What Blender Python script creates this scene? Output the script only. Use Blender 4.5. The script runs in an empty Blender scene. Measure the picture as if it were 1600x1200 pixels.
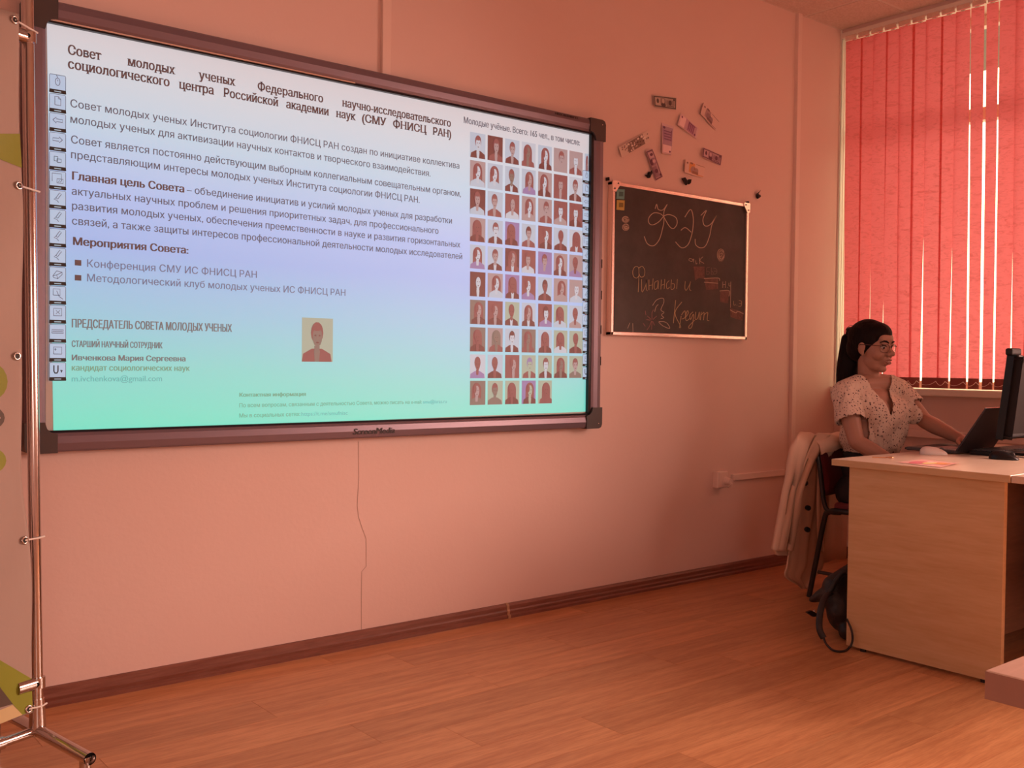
import bpy, bmesh, math, random
from mathutils import Vector, Matrix, Euler
import numpy as np
random.seed(7)
S = bpy.context.scene
COL = S.collection

# ------------------------------------------------------------------ camera
FPX, YAW, PIT, ROL, EYE = 1579.649, 0.68251858, -0.0222794, 0.01124469, 1.13
fw = np.array([math.sin(YAW)*math.cos(PIT), math.cos(YAW)*math.cos(PIT), math.sin(PIT)])
r0 = np.array([math.cos(YAW), -math.sin(YAW), 0.0]); u0 = np.cross(r0, fw)
rt = math.cos(ROL)*r0 + math.sin(ROL)*u0
up = -math.sin(ROL)*r0 + math.cos(ROL)*u0
CP = np.array([0, 0, EYE])
cam = bpy.data.objects.new('camera', bpy.data.cameras.new('camera'))
COL.objects.link(cam)
cam.matrix_world = Matrix(((rt[0], up[0], -fw[0], 0), (rt[1], up[1], -fw[1], 0), (rt[2], up[2], -fw[2], EYE), (0, 0, 0, 1)))
cam.data.sensor_width = 36; cam.data.lens = FPX/1600*36
cam.data.clip_start = 0.05
S.camera = cam

# ------------------------------------------------------------------ light
S.view_settings.view_transform = 'Standard'; S.view_settings.look = 'None'
S.view_settings.exposure = 0.0; S.view_settings.gamma = 1; S.view_settings.use_curve_mapping = False
wd = bpy.data.worlds.new('sky'); S.world = wd; wd.use_nodes = True
bg = wd.node_tree.nodes['Background']
bg.inputs[1].default_value = 1.0
_n = wd.node_tree; _tc = _n.nodes.new('ShaderNodeTexCoord'); _sp = _n.nodes.new('ShaderNodeSeparateXYZ'); _cr = _n.nodes.new('ShaderNodeValToRGB')
_n.links.new(_tc.outputs['Generated'], _sp.inputs[0]); _mr = _n.nodes.new('ShaderNodeMapRange'); _mr.inputs[1].default_value = -.12; _mr.inputs[2].default_value = .06
_n.links.new(_sp.outputs['Z'], _mr.inputs[0]); _n.links.new(_mr.outputs[0], _cr.inputs[0]); _n.links.new(_cr.outputs[0], bg.inputs[0])
_cr.color_ramp.elements[0].color = (1.7, 1.3, .85, 1); _cr.color_ramp.elements[1].color = (5.2, 4.3, 2.65, 1)   # bright ground, brighter hazy sky

def area(name, loc, rot, sx, sy, col, power, portal=False, spread=180):
    l = bpy.data.lights.new(name, 'AREA'); l.shape = 'RECTANGLE'; l.size = sx; l.size_y = sy
    l.color = col; l.energy = power
    l.cycles.is_portal = portal
    l.spread = math.radians(spread)
    o = bpy.data.objects.new(name, l); COL.objects.link(o); o.location = loc; o.rotation_euler = rot
    return o
R = math.radians
SALMON = (1.0, 0.63, 0.51)
# daylight through the further blinds on the same wall, out of the frame; sky light falls slantwise down
area('window_light', (5.02, 0.35, 1.5), (0, R(57), 0), 1.25, 1.7, SALMON, 138, spread=142)
area('window_light', (5.02, -1.9, 1.5), (0, R(54), 0), 1.25, 1.9, SALMON, 42, spread=140)
# added fill light at the unseen back of the room, softens the contrast
back_fill = area('back_fill_light', (-.2, -3.0, 1.5), (0, 0, 0), 2.6, 1.3, (1.0, .74, .64), 26, spread=125)
back_fill.rotation_euler = Vector((4.6, 6.0, -1.4)).to_track_quat('-Z', 'Y').to_euler()
# portal in the visible opening (guides the sky light)
area('window_portal', (5.64, 2.5, 2.05), (0, R(90), 0), 2.2, 1.98, (1, 1, 1), 1, portal=True)

# ------------------------------------------------------------------ helpers
def ray(x, y):
    return rt*(x-800)/FPX - up*(y-600)/FPX + fw
def onY(x, y, Y=3.458):
    d = ray(x, y); return Vector(CP + d*(Y/d[1]))
def onX(x, y, X):
    d = ray(x, y); return Vector(CP + d*(X/d[0]))
def onZ(x, y, Z):
    d = ray(x, y); return Vector(CP + d*((Z-EYE)/d[2]))
def onD(x, y, D):
    return Vector(CP + ray(x, y)*D)

def lin(c):
    return tuple(((v/255)/12.92 if v/255 <= .04045 else (((v/255)+.055)/1.055)**2.4) for v in c)

def mat(name, col, rough=.6, metal=0, emit=None, es=1, spec=.5, bump=None, alpha=1, noise=None):
    m = bpy.data.materials.new(name); m.use_nodes = True
    nt = m.node_tree; b = nt.nodes['Principled BSDF']
    b.inputs['Base Color'].default_value = (*col, 1); b.inputs['Roughness'].default_value = rough
    b.inputs['Metallic'].default_value = metal; b.inputs['Specular IOR Level'].default_value = spec
    if emit is not None:
        b.inputs['Emission Color'].default_value = (*emit, 1); b.inputs['Emission Strength'].default_value = es
    if bump or noise:
        tc = nt.nodes.new('ShaderNodeTexCoord')
    if bump:                                  # (scale, strength, stretch)
        mp = nt.nodes.new('ShaderNodeMapping'); mp.inputs['Scale'].default_value = bump[2] if len(bump) > 2 else (1, 1, 1)
        n = nt.nodes.new('ShaderNodeTexNoise'); n.inputs['Scale'].default_value = bump[0]; n.inputs['Detail'].default_value = 4
        bp = nt.nodes.new('ShaderNodeBump'); bp.inputs['Strength'].default_value = bump[1]; bp.inputs['Distance'].default_value = .01
        nt.links.new(tc.outputs['Object'], mp.inputs[0]); nt.links.new(mp.outputs[0], n.inputs['Vector'])
        nt.links.new(n.outputs['Fac'], bp.inputs['Height']); nt.links.new(bp.outputs[0], b.inputs['Normal'])
    if noise:                                 # (scale, colour 2, stretch)
        mp = nt.nodes.new('ShaderNodeMapping'); mp.inputs['Scale'].default_value = noise[2] if len(noise) > 2 else (1, 1, 1)
        n = nt.nodes.new('ShaderNodeTexNoise'); n.inputs['Scale'].default_value = noise[0]; n.inputs['Detail'].default_value = 5
        n.inputs['Roughness'].default_value = .65
        cr = nt.nodes.new('ShaderNodeValToRGB'); cr.color_ramp.elements[0].position = .35; cr.color_ramp.elements[1].position = .68
        cr.color_ramp.elements[0].color = (*col, 1); cr.color_ramp.elements[1].color = (*noise[1], 1)
        nt.links.new(tc.outputs['Object'], mp.inputs[0]); nt.links.new(mp.outputs[0], n.inputs['Vector'])
        nt.links.new(n.outputs['Fac'], cr.inputs[0]); nt.links.new(cr.outputs[0], b.inputs['Base Color'])
    return m

class MB:
    """collects polygons in world space, then becomes one mesh object"""
    def __init__(s): s.v = []; s.f = []; s.m = []; s.sm = []
    def add(s, vs, fs, mi=0, smooth=False):
        k = len(s.v); s.v += [Vector(v) for v in vs]
        for f in fs: s.f.append([i+k for i in f]); s.m.append(mi); s.sm.append(smooth)
        return s
    def box(s, a, b, mi=0):
        x0, x1 = sorted((a[0], b[0])); y0, y1 = sorted((a[1], b[1])); z0, z1 = sorted((a[2], b[2]))
        vs = [(x, y, z) for z in (z0, z1) for y in (y0, y1) for x in (x0, x1)]
        return s.add(vs, [(0, 2, 3, 1), (4, 5, 7, 6), (0, 1, 5, 4), (2, 6, 7, 3), (0, 4, 6, 2), (1, 3, 7, 5)], mi)
    def rbox(s, a, b, r=.004, mi=0, seg=2):
        bm = bmesh.new(); bmesh.ops.create_cube(bm, size=1)
        a = Vector(a); b = Vector(b); c = (a+b)/2; d = b-a
        for v in bm.verts: v.co = Vector((v.co[i]*abs(d[i]) + c[i] for i in range(3)))
        bmesh.ops.bevel(bm, geom=bm.edges[:]+bm.verts[:], offset=r, segments=seg, profile=.5, affect='EDGES')
        return s.bm(bm, mi)
    def bm(s, bm, mi=0, smooth=False, mtx=None):
        bm.verts.index_update()
        s.add([(mtx @ v.co if mtx else v.co) for v in bm.verts], [[v.index for v in f.verts] for f in bm.faces], mi, smooth); bm.free(); return s
    def poly(s, pts, mi=0):
        return s.add(pts, [list(range(len(pts)))], mi)
    def prism(s, pts, d, mi=0):
        n = len(pts); d = Vector(d); vs = [Vector(p) for p in pts]; vs += [p+d for p in vs]
        return s.add(vs, [list(range(n))[::-1], list(range(n, 2*n))] + [[i, (i+1) % n, n+(i+1) % n, n+i] for i in range(n)], mi)
    def tube(s, pts, r, n=10, mi=0, cap=True, flat=1.0, up=None):
        pts = [Vector(p) for p in pts]; rr = r if isinstance(r, (list, tuple)) else [r]*len(pts)
        ref = None; rings = []
        for i, p in enumerate(pts):
            t = (pts[min(i+1, len(pts)-1)] - pts[max(i-1, 0)]).normalized()
            if ref is None:
                ref = Vector(up) if up else (Vector((0, 0, 1)) if abs(t.z) < .9 else Vector((0, 1, 0)))
            a = (ref - t*ref.dot(t)).normalized(); b = t.cross(a); ref = a
            rings.append([p + a*math.cos(2*math.pi*j/n)*rr[i] + b*math.sin(2*math.pi*j/n)*rr[i]*flat for j in range(n)])
        vs = [v for ring in rings for v in ring]; fs = []
        for i in range(len(pts)-1):
            for j in range(n): fs.append([i*n+j, i*n+(j+1) % n, (i+1)*n+(j+1) % n, (i+1)*n+j])
        s.add(vs, fs, mi, True)
        if cap: s.add(rings[0], [list(range(n))[::-1]], mi); s.add(rings[-1], [list(range(n))], mi)
        return s
    def ball(s, c, r, mi=0, sub=2, mtx=None):
        bm = bmesh.new(); bmesh.ops.create_icosphere(bm, subdivisions=sub, radius=1)
        r = r if isinstance(r, (list, tuple)) else (r, r, r)
        for v in bm.verts:
            p = Vector((v.co.x*r[0], v.co.y*r[1], v.co.z*r[2])) + Vector(c)
            v.co = mtx @ p if mtx else p
        return s.bm(bm, mi, True)
    def build(s, name, mats, parent=None, top=False):
        me = bpy.data.meshes.new(name)
        mats = mats if isinstance(mats, (list, tuple)) else [mats]
        o = bpy.data.objects.new(name, me); COL.objects.link(o)
        if parent is not None:
            org = wloc(parent); o.parent = parent
        else:
            xs = [v.x for v in s.v]; ys = [v.y for v in s.v]; zs = [v.z for v in s.v]
            org = Vector(((min(xs)+max(xs))/2, (min(ys)+max(ys))/2, min(zs))); o.location = org
        me.from_pydata([v-org for v in s.v], [], s.f)
        for m in mats: me.materials.append(m)
        me.polygons.foreach_set('material_index', s.m); me.polygons.foreach_set('use_smooth', s.sm)
        me.update()
        bm = bmesh.new(); bm.from_mesh(me)
        bmesh.ops.recalc_face_normals(bm, faces=bm.faces) if not getattr(s, 'keep', False) else None
        bm.to_mesh(me); bm.free()
        return o
def wloc(o):
    p = Vector((0, 0, 0))
    while o is not None: p += o.location; o = o.parent
    return p
def thing(name, loc, label, cat, group=None):
    o = bpy.data.objects.new(name, None); COL.objects.link(o); o.location = loc; o.empty_display_size = .05
    o['label'] = label; o['category'] = cat
    if group: o['group'] = group
    return o
def tag(o, label, cat, group=None):
    o['label'] = label; o['category'] = cat
    if group: o['group'] = group
    return o
def struct(o): o['kind'] = 'structure'; return o
def ell(cx, cy, rx, ry, n=14, a0=0, a1=360):
    full = (a1-a0) >= 360
    return [(cx+rx*math.cos(R(a0+(a1-a0)*i/(n if full else n-1))), cy+ry*math.sin(R(a0+(a1-a0)*i/(n if full else n-1)))) for i in range(n)]
def ribbon(mb, pts, w, tofun, mi=0):
    """flat stroke through 2-D points; tofun maps (x, y) to 3-D"""
    P = [Vector(p) for p in pts]; L = []; Rr = []
    for i, p in enumerate(P):
        t = (P[min(i+1, len(P)-1)] - P[max(i-1, 0)])
        if t.length < 1e-9: t = Vector((1, 0))
        t.normalize(); n = Vector((-t.y, t.x))*w/2
        L.append(tofun(p+n)); Rr.append(tofun(p-n))
    n = len(P)
    mb.add(L+Rr, [[i, i+1, n+i+1, n+i] for i in range(n-1)], mi)
def smoothline(pts, k=4):
    out = []
    n = len(pts)
    for i in range(n-1):
        p0 = Vector(pts[max(i-1, 0)]); p1 = Vector(pts[i]); p2 = Vector(pts[i+1]); p3 = Vector(pts[min(i+2, n-1)])
        for j in range(k):
            t = j/k
            out.append(.5*((2*p1)+(-p0+p2)*t+(2*p0-5*p1+4*p2-p3)*t*t+(-p0+3*p1-3*p2+p3)*t**3))
    out.append(Vector(pts[-1])); return out

# ------------------------------------------------------------------ materials
M = {}
M['wall'] = mat('wall_paint', (.80, .595, .535), .62, bump=(60, .06), noise=(1.2, (.775, .57, .51)))
M['sidewall'] = mat('wall_paint_side', (.80, .60, .54), .65, bump=(60, .12))
M['white'] = mat('white_plastic', (.86, .80, .72), .35)
M['trunk'] = mat('cream_trunking', (.84, .65, .585), .4)
M['ceil'] = mat('ceiling_tile', (.74, .62, .56), .9, bump=(180, .5), noise=(90, (.60, .48, .42)))
M['grid'] = mat('ceiling_grid', (.7, .62, .56), .4)
M['base'] = mat('baseboard_wood', (.25, .10, .07), .35, noise=(6, (.17, .055, .035), (1, 12, 14)))
M['alu'] = mat('aluminium', (.22, .165, .20), .40, .55, bump=(8, .05, (.3, 20, 20)))
M['alu_lt'] = mat('bright_aluminium', (.9, .82, .78), .25, .9)
M['chrome'] = mat('chrome_tube', (.60, .55, .52), .14, 1)
M['black'] = mat('black_plastic', (.016, .013, .013), .5, spec=.3)
M['blackgloss'] = mat('black_gloss', (.012, .010, .011), .32, spec=.3)
M['darkgrey'] = mat('dark_grey_plastic', (.06, .05, .05), .4)
M['corner'] = mat('corner_cap_plastic', (.07, .055, .055), .4)
M['surface'] = mat('whiteboard_surface', (.62, .60, .56), .45)

def wood(name, c1, c2, scale=(1.2, 9, 9), rough=.4, sc=2.2, c3=None, coat=0):
    m = mat(name, c1, rough); nt = m.node_tree; b = nt.nodes['Principled BSDF']
    tc = nt.nodes.new('ShaderNodeTexCoord'); mp = nt.nodes.new('ShaderNodeMapping'); mp.inputs['Scale'].default_value = scale
    oi = nt.nodes.new('ShaderNodeObjectInfo'); ad = nt.nodes.new('ShaderNodeVectorMath'); ad.operation = 'ADD'
    ml = nt.nodes.new('ShaderNodeVectorMath'); ml.operation = 'SCALE'; ml.inputs[3].default_value = 37
    cb = nt.nodes.new('ShaderNodeCombineXYZ'); nt.links.new(oi.outputs['Random'], cb.inputs[0]); nt.links.new(oi.outputs['Random'], cb.inputs[1])
    nt.links.new(cb.outputs[0], ml.inputs[0])
    n = nt.nodes.new('ShaderNodeTexNoise'); n.inputs['Scale'].default_value = sc; n.inputs['Detail'].default_value = 6; n.inputs['Distortion'].default_value = .6
    n2 = nt.nodes.new('ShaderNodeTexNoise'); n2.inputs['Scale'].default_value = sc*7; n2.inputs['Detail'].default_value = 3
    nt.links.new(tc.outputs['Object'], ad.inputs[0]); nt.links.new(ml.outputs[0], ad.inputs[1])
    nt.links.new(ad.outputs[0], mp.inputs[0]); nt.links.new(mp.outputs[0], n.inputs['Vector']); nt.links.new(mp.outputs[0], n2.inputs['Vector'])
    mx = nt.nodes.new('ShaderNodeMath'); mx.operation = 'MULTIPLY_ADD'; mx.inputs[1].default_value = .4
    nt.links.new(n2.outputs['Fac'], mx.inputs[0]); 
    m2 = nt.nodes.new('ShaderNodeMath'); m2.operation = 'MULTIPLY'; m2.inputs[1].default_value = .62; nt.links.new(n.outputs['Fac'], m2.inputs[0])
    nt.links.new(m2.outputs[0], mx.inputs[2])
    cr = nt.nodes.new('ShaderNodeValToRGB'); e = cr.color_ramp.elements
    e[0].position = .38; e[0].color = (*c2, 1); e[1].position = .64; e[1].color = (*c1, 1)
    nt.links.new(mx.outputs[0], cr.inputs[0])
    # a little tone change from piece to piece
    hs = nt.nodes.new('ShaderNodeHueSaturation'); mr = nt.nodes.new('ShaderNodeMapRange'); mr.inputs[3].default_value = .90; mr.inputs[4].default_value = 1.1
    nt.links.new(oi.outputs['Random'], mr.inputs[0]); nt.links.new(mr.outputs[0], hs.inputs['Value']); nt.links.new(cr.outputs[0], hs.inputs['Color'])
    nt.links.new(hs.outputs[0], b.inputs['Base Color'])
    b.inputs['Coat Weight'].default_value = coat
    return m
M['floor'] = wood('laminate', (.66, .33, .15), (.47, .20, .085), scale=(.9, 11, 1), rough=.33, sc=2.6)
M['desk'] = wood('beech_laminate', (.62, .42, .23), (.54, .34, .17), scale=(10, 1.3, 13), rough=.42, sc=1.2)
M['desktop'] = wood('desktop_laminate', (.70, .54, .42), (.64, .48, .36), scale=(1.3, 9, 9), rough=.28, sc=1.4)
M['deskdark'] = wood('walnut_panel', (.20, .10, .065), (.14, .065, .04), scale=(1.3, 9, 9), rough=.4, sc=1.4)

# ------------------------------------------------------------------ room shell
WY, WX, CZ = 3.458, 5.285, 3.108       # board wall, window wall, ceiling
X0, Y0 = -1.6, -3.2
w = struct(MB().box((X0-.1, WY, -.1), (5.75, WY+.12, CZ+.2)).build('wall_back', M['wall']))
# window wall with its opening (sill 1.0 .. 3.05, Y 1.5 .. 3.44)
OY0, OY1, OZ0, OZ1 = 1.52, 3.451, .985, 3.07
mb = MB()
mb.box((WX, Y0, -.1), (5.62, WY, OZ0)); mb.box((WX, Y0, OZ1), (5.62, WY, CZ+.2))
mb.box((WX, Y0, OZ0), (5.62, OY0, OZ1)); mb.box((WX, OY1, OZ0), (5.62, WY, OZ1))
wr = struct(mb.build('wall_right', M['sidewall']))
struct(MB().box((X0-.1, Y0, -.1), (X0, WY, CZ+.2)).build('wall_left', M['wall']))
struct(MB().box((X0-.1, Y0-.1, -.1), (5.62, Y0, CZ+.2)).build('wall_front', M['wall']))

# floor of laminate planks running along the board wall
fl = struct(MB().box((X0, Y0, -.1), (WX, WY, -.009)).build('floor', mat('floor_base', (.2, .08, .04), .8)))
PW, PL = .193, 1.29
y = WY - .155; row = 0
def plank(x0, x1, y0, y1):
    mb = MB(); g = .0006
    mb.box((x0+g, y0+g, -.009), (x1-g, y1-g, 0)); return mb.build('plank', M['floor'], fl)
edges = [WY]; yy = WY - .16
while yy > Y0: edges.append(yy); yy -= PW
edges.append(Y0)
nvis = 0
for i in range(len(edges)-1):
    ya, yb = edges[i+1], edges[i]
    if yb < .2:                                   # behind and below the camera: one long board per row
        plank(X0, WX, ya, yb); continue
    x = X0 - random.random()*PL
    while x < WX:
        a, b = max(x, X0), min(x+PL, WX)
        if b-a > .02: plank(a, b, ya, yb)
        x += PL
# ceiling: grid and mineral tiles
ce = struct(MB().box((X0, Y0, CZ+.012), (5.62, WY, CZ+.1)).build('ceiling', M['grid']))
gx = [4.915-.6*k for k in range(12) if 4.915-.6*k > X0]; gx = [WX] + gx + [X0]
gy = [WY-.42-.6*k for k in range(12) if WY-.42-.6*k > Y0]; gy = [WY] + gy + [Y0]
for i in range(len(gx)-1):
    for j in range(len(gy)-1):
        if gx[i]-gx[i+1] < .05 or gy[j]-gy[j+1] < .05: continue
        MB().box((gx[i+1]+.011, gy[j+1]+.011, CZ-.004), (gx[i]-.011, gy[j]-.011, CZ+.012)).build('ceiling_tile', M['ceil'], ce)
mb = MB()
for x in gx[1:-1]: mb.box((x-.012, Y0, CZ-.001), (x+.012, WY, CZ+.012))
for y in gy[1:-1]: mb.box((X0, y-.012, CZ-.0005), (WX, y+.012, CZ+.012))
mb.box((X0, WY-.022, CZ-.003), (WX, WY, CZ+.012))
mb.build('ceiling_grid', M['grid'], ce)['kind'] = 'stuff'

# baseboards
def baseboard(name, prof, p0, p1, outdir):
    mb = MB(); p0 = Vector(p0); p1 = Vector(p1); o = Vector(outdir)
    pts = [p0 + o*a + Vector((0, 0, b)) for a, b in prof]
    mb.prism(pts, p1-p0); return mb
prof = [(0, 0), (.026, 0), (.026, .012), (.018, .018), (.020, .030), (.016, .036), (.014, .052), (.008, .060), (0, .062)]
bb = struct(baseboard('baseboard_back', prof, (X0, WY, 0), (4.83, WY, 0), (0, -1, 0)).build('baseboard_back', M['base']))
jc = onY(795, 960, WY-.03); jx = jc.x
cl = MB(); pp = [Vector((jx, WY, 0))+Vector((0, -1, 0))*a*1.12+Vector((0, 0, b*1.03)) for a, b in prof]
cl.prism(pp, (.014, 0, 0)); cl.build('joint_clip', mat('clip_tan', (.45, .26, .15), .4), bb)['label'] = 'tan plastic joint clip'
struct(baseboard('baseboard_right', prof, (WX, Y0, 0), (WX, WY, 0), (-1, 0, 0)).build('baseboard_right', M['base']))
struct(baseboard('baseboard_left', prof, (X0, Y0, 0), (X0, WY, 0), (1, 0, 0)).build('baseboard_left', M['base']))

# vertical trunking at the right end of the board wall, thin one above the whiteboard
struct(MB().rbox((4.838, WY-.022, 0), (4.874, WY+.01, CZ), .003).build('trim_1', M['trunk']))
struct(MB().rbox((2.122, WY-.016, 2.22), (2.162, WY+.01, CZ), .003).build('trim_2', M['trunk']))
# hairline crack under the board
ck = [(560, 690), (560.5, 745), (558, 790), (560, 808), (566, 826), (572, 842), (572, 885), (565, 893), (564.5, 925), (564.5, 990)]
mb = MB(); ribbon(mb, [(onY(*p).x, onY(*p).z) for p in ck], .0022, lambda p: Vector((p.x, WY-.0006, p.y)))
mb.build('crack', mat('crack', (.40, .26, .20), .9), w)

# ------------------------------------------------------------------ window
win = struct(MB().box((5.56, OY0, OZ0), (5.57, OY0+.05, OZ0+.05)).build('window_1', M['white']))
FX0, FX1 = 5.545, 5.612
MY1, MY2 = onX(1402, 400, 5.57).y, 2.0
def member(name, y0, y1, z0, z1, x0=FX0, x1=FX1):
    return MB().rbox((x0, y0, z0), (x1, y1, z1), .004).build(name, M['white'], win)
t1 = onX(1540, 188, 5.57).z; t2 = onX(1540, 168, 5.57).z
member('window_frame', OY0, OY1, OZ0, OZ0+.06); member('window_frame', OY0, OY1, OZ1-.06, OZ1)
member('window_frame', OY1-.025, OY1, OZ0, OZ1); member('window_frame', OY0, OY0+.06, OZ0, OZ1)
member('transom', OY0+.06, OY1-.06, t1, t2)
for my in (MY1, MY2): member('mullion', my-.028, my+.028, OZ0+.06, OZ1-.06)
# unseen slab added outside, shades the upper part of the blind
struct(MB().box((5.62, -1.5, 3.16), (6.9, 6.0, 3.32)).build('shade_slab', mat('shade_slab_grey', (.22, .19, .17), .9)))
# glass
gm = bpy.data.materials.new('window_glass'); gm.use_nodes = True; nt = gm.node_tree; nt.nodes.clear()
o_ = nt.nodes.new('ShaderNodeOutputMaterial'); tr = nt.nodes.new('ShaderNodeBsdfTransparent'); gl = nt.nodes.new('ShaderNodeBsdfGlossy')
gl.inputs['Roughness'].default_value = .02; mx = nt.nodes.new('ShaderNodeMixShader'); mx.inputs[0].default_value = .06
tr.inputs[0].default_value = (.95, .96, .93, 1)
nt.links.new(tr.outputs[0], mx.inputs[1]); nt.links.new(gl.outputs[0], mx.inputs[2]); nt.links.new(mx.outputs[0], o_.inputs[0])
for a, b in ((OY0+.06, MY2-.028), (MY2+.028, MY1-.028), (MY1+.028, OY1-.025)):
    for c, d in ((OZ0+.06, t1), (t2, OZ1-.06)):
        MB().box((5.578, a, c), (5.582, b, d)).build('pane', gm, win)
# reveal lining and sill
MB().box((WX-.004, OY1-.004, OZ0), (FX0, OY1+.0005, OZ1)).build('reveal', M['white'], win)
MB().box((WX-.006, OY1-.004, OZ0-.0), (WX+.001, WY-.001, CZ)).build('reveal', M['white'], win)
MB().box((WX-.004, OY0, OZ1-.002), (FX0, OY1, OZ1+.003)).build('reveal', M['white'], win)
sz = onX(1495, 609.3, WX-.045).z
MB().rbox((WX-.045, OY0-.08, sz-.038), (FX0+.01, OY1+.015, sz), .006).build('window_sill', M['white'], win)

# ------------------------------------------------------------------ vertical blind
BX = 5.302
M['blindrail'] = mat('blind_rail', (.85, .78, .70), .35)
def slatmat():
    m = bpy.data.materials.new('blind_fabric'); m.use_nodes = True; nt = m.node_tree; nt.nodes.clear()
    o = nt.nodes.new('ShaderNodeOutputMaterial'); d = nt.nodes.new('ShaderNodeBsdfDiffuse'); t = nt.nodes.new('ShaderNodeBsdfTranslucent')
    tc = nt.nodes.new('ShaderNodeTexCoord'); mp = nt.nodes.new('ShaderNodeMapping'); mp.inputs['Scale'].default_value = (1, 1, 3.2); mp.inputs['Rotation'].default_value = (R(18), 0, 0)
    n = nt.nodes.new('ShaderNodeTexNoise'); n.inputs['Scale'].default_value = 16; n.inputs['Detail'].default_value = 6; n.inputs['Distortion'].default_value = 1.6; n.inputs['Roughness'].default_value = .7
    oi = nt.nodes.new('ShaderNodeObjectInfo'); ad = nt.nodes.new('ShaderNodeVectorMath'); ad.operation = 'ADD'
    nt.links.new(tc.outputs['Object'], ad.inputs[0]); nt.links.new(oi.outputs['Random'], ad.inputs[1])
    nt.links.new(ad.outputs[0], mp.inputs[0]); nt.links.new(mp.outputs[0], n.inputs['Vector'])
    cr = nt.nodes.new('ShaderNodeValToRGB'); e = cr.color_ramp.elements
    e[0].position = .36; e[0].color = (.25, .055, .072, 1); e[1].position = .50; e[1].color = (.36, .088, .118, 1)
    nt.links.new(n.outputs['Fac'], cr.inputs[0]); nt.links.new(cr.outputs[0], t.inputs[0])
    d.inputs[0].default_value = (.50, .12, .09, 1)
    bp = nt.nodes.new('ShaderNodeBump'); bp.inputs['Strength'].default_value = .5; bp.inputs['Distance'].default_value = .004
    nt.links.new(n.outputs['Fac'], bp.inputs['Height']); nt.links.new(bp.outputs[0], d.inputs['Normal']); nt.links.new(bp.outputs[0], t.inputs['Normal'])
    a = nt.nodes.new('ShaderNodeAddShader'); nt.links.new(d.outputs[0], a.inputs[0]); nt.links.new(t.outputs[0], a.inputs[1])
    nt.links.new(a.outputs[0], o.inputs[0]); return m
M['slat'] = slatmat()
M['pocket'] = mat('blind_pocket', (.30, .075, .065), .8)
blind = thing('vertical_blind', (BX, 2.5, 1.03), 'salmon red vertical fabric blind with chain hem hanging in the window', 'blind')
ZT, ZB = 3.035, sz+.006
ytop = lambda px: onX(px, 60-(px-1322)*.22, BX).y
ybot = lambda px: onX(px, 597, BX).y
# (top left px, top right px, bottom left px, bottom right px)
sl = [(1322, 1347, 1318, 1339), (1345.5, 1366, 1339, 1356.2), (1364.5, 1386, 1358.6, 1378), (1384.5, 1407, 1379.4, 1403), (1405, 1428, 1400, 1421.5), (1426, 1449.5, 1420, 1437),
      (1447, 1472, 1440.5, 1465), (1470.5, 1495, 1464, 1481.8), (1493.5, 1516, 1484.6, 1509.8), (1517.8, 1538.5, 1512.6, 1530), (1541.8, 1560.5, 1534.6, 1551), (1562.6, 1588.5, 1553.8, 1577.3), (1587.5, 1614, 1579.8, 1605)]
sl = [(a, b+(2.6 if i+1 < len(sl) and sl[i+1][0] < b else 0), c, d+(2.2 if i+1 < len(sl) and sl[i+1][2] < d+.2 else 0)) for i, (a, b, c, d) in enumerate(sl)]
SQ = .006
def sdx(px, top, q): return (onX(px, 60-(px-1322)*.22, BX+q) if top else onX(px, 597, BX+q)).y
sd = [(sdx(a, 1, -SQ+o_), sdx(b, 1, SQ+o_), sdx(c, 0, -SQ+o_), sdx(d, 0, SQ+o_)) for (a, b, c, d), o_ in zip(sl, [-.004, .004]*7)]
yl = sd[-1][1]+.002
while yl > OY0 + .02:
    wv = .078+random.random()*.012; g = random.random()*.008-.002
    sd.append((yl, yl-wv, yl+.004, yl-wv+.01-g)); yl -= wv-.003+max(g, 0)
for i, (a, b, c, d) in enumerate(sd):
    xo = .004*((i % 2)*2-1)
    mb = MB(); nz = 14; ph = random.random()*6
    def pr(y0, y1, W=.089):
        return -SQ
    rows = []
    for k in range(nz+1):
        f = k/nz; z = ZB+(ZT-ZB)*f
        y0 = c+(a-c)*f; y1 = d+(b-d)*f; q = min(pr(y0, y1), .012)
        bow = .0018*math.sin(f*3.1+ph)
        rows.append([(BX+xo+q+bow, y0, z), (BX+xo+bow-.003, (y0+y1)/2, z), (BX+xo-q+bow, y1, z)])
    vs = [v for r_ in rows for v in r_]; fs = []
    for k in range(nz):
        for j in range(2): fs.append([k*3+j, k*3+j+1, k*3+3+j+1, k*3+3+j])
    mb.add(vs, fs, 0, True); slat = mb.build('slat', M['slat'], blind)
    # folded weight pocket at the hem
    mb = MB(); zt = onX(1500, 591, BX).z
    def rw(z, off):
        f = (z-ZB)/(ZT-ZB); y0 = c+(a-c)*f; y1 = d+(b-d)*f; q = min(pr(y0, y1), .012)
        return [(BX+xo+q+off, y0-.001, z), (BX+xo-.003+off, (y0+y1)/2, z), (BX+xo-q+off, y1+.001, z)]
    A = rw(zt, -.004) + rw(ZB-.001, -.005) + rw(zt, .003) + rw(ZB-.001, .004)
    mb.add(A, [(0, 1, 4, 3), (1, 2, 5, 4), (6, 9, 10, 7), (7, 10, 11, 8), (0, 6, 7, 1), (1, 7, 8, 2), (3, 4, 10, 9), (4, 5, 11, 10), (0, 3, 9, 6), (2, 8, 11, 5)])
    mb.build('weight_pocket', M['pocket'], slat)
    # hanger clip under the rail
    ym = (a+b)/2
    MB().rbox((BX-.008, ym-.012, ZT-.004), (BX+.008, ym+.012, ZT+.02), .002).build('hanger', M['blindrail'], slat)
MB().rbox((BX-.03, OY0+.01, ZT+.016), (BX+.02, OY1-.006, ZT+.05), .004).build('head_rail', M['blindrail'], blind)
mb = MB(); yc = OY1-.03
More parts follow.
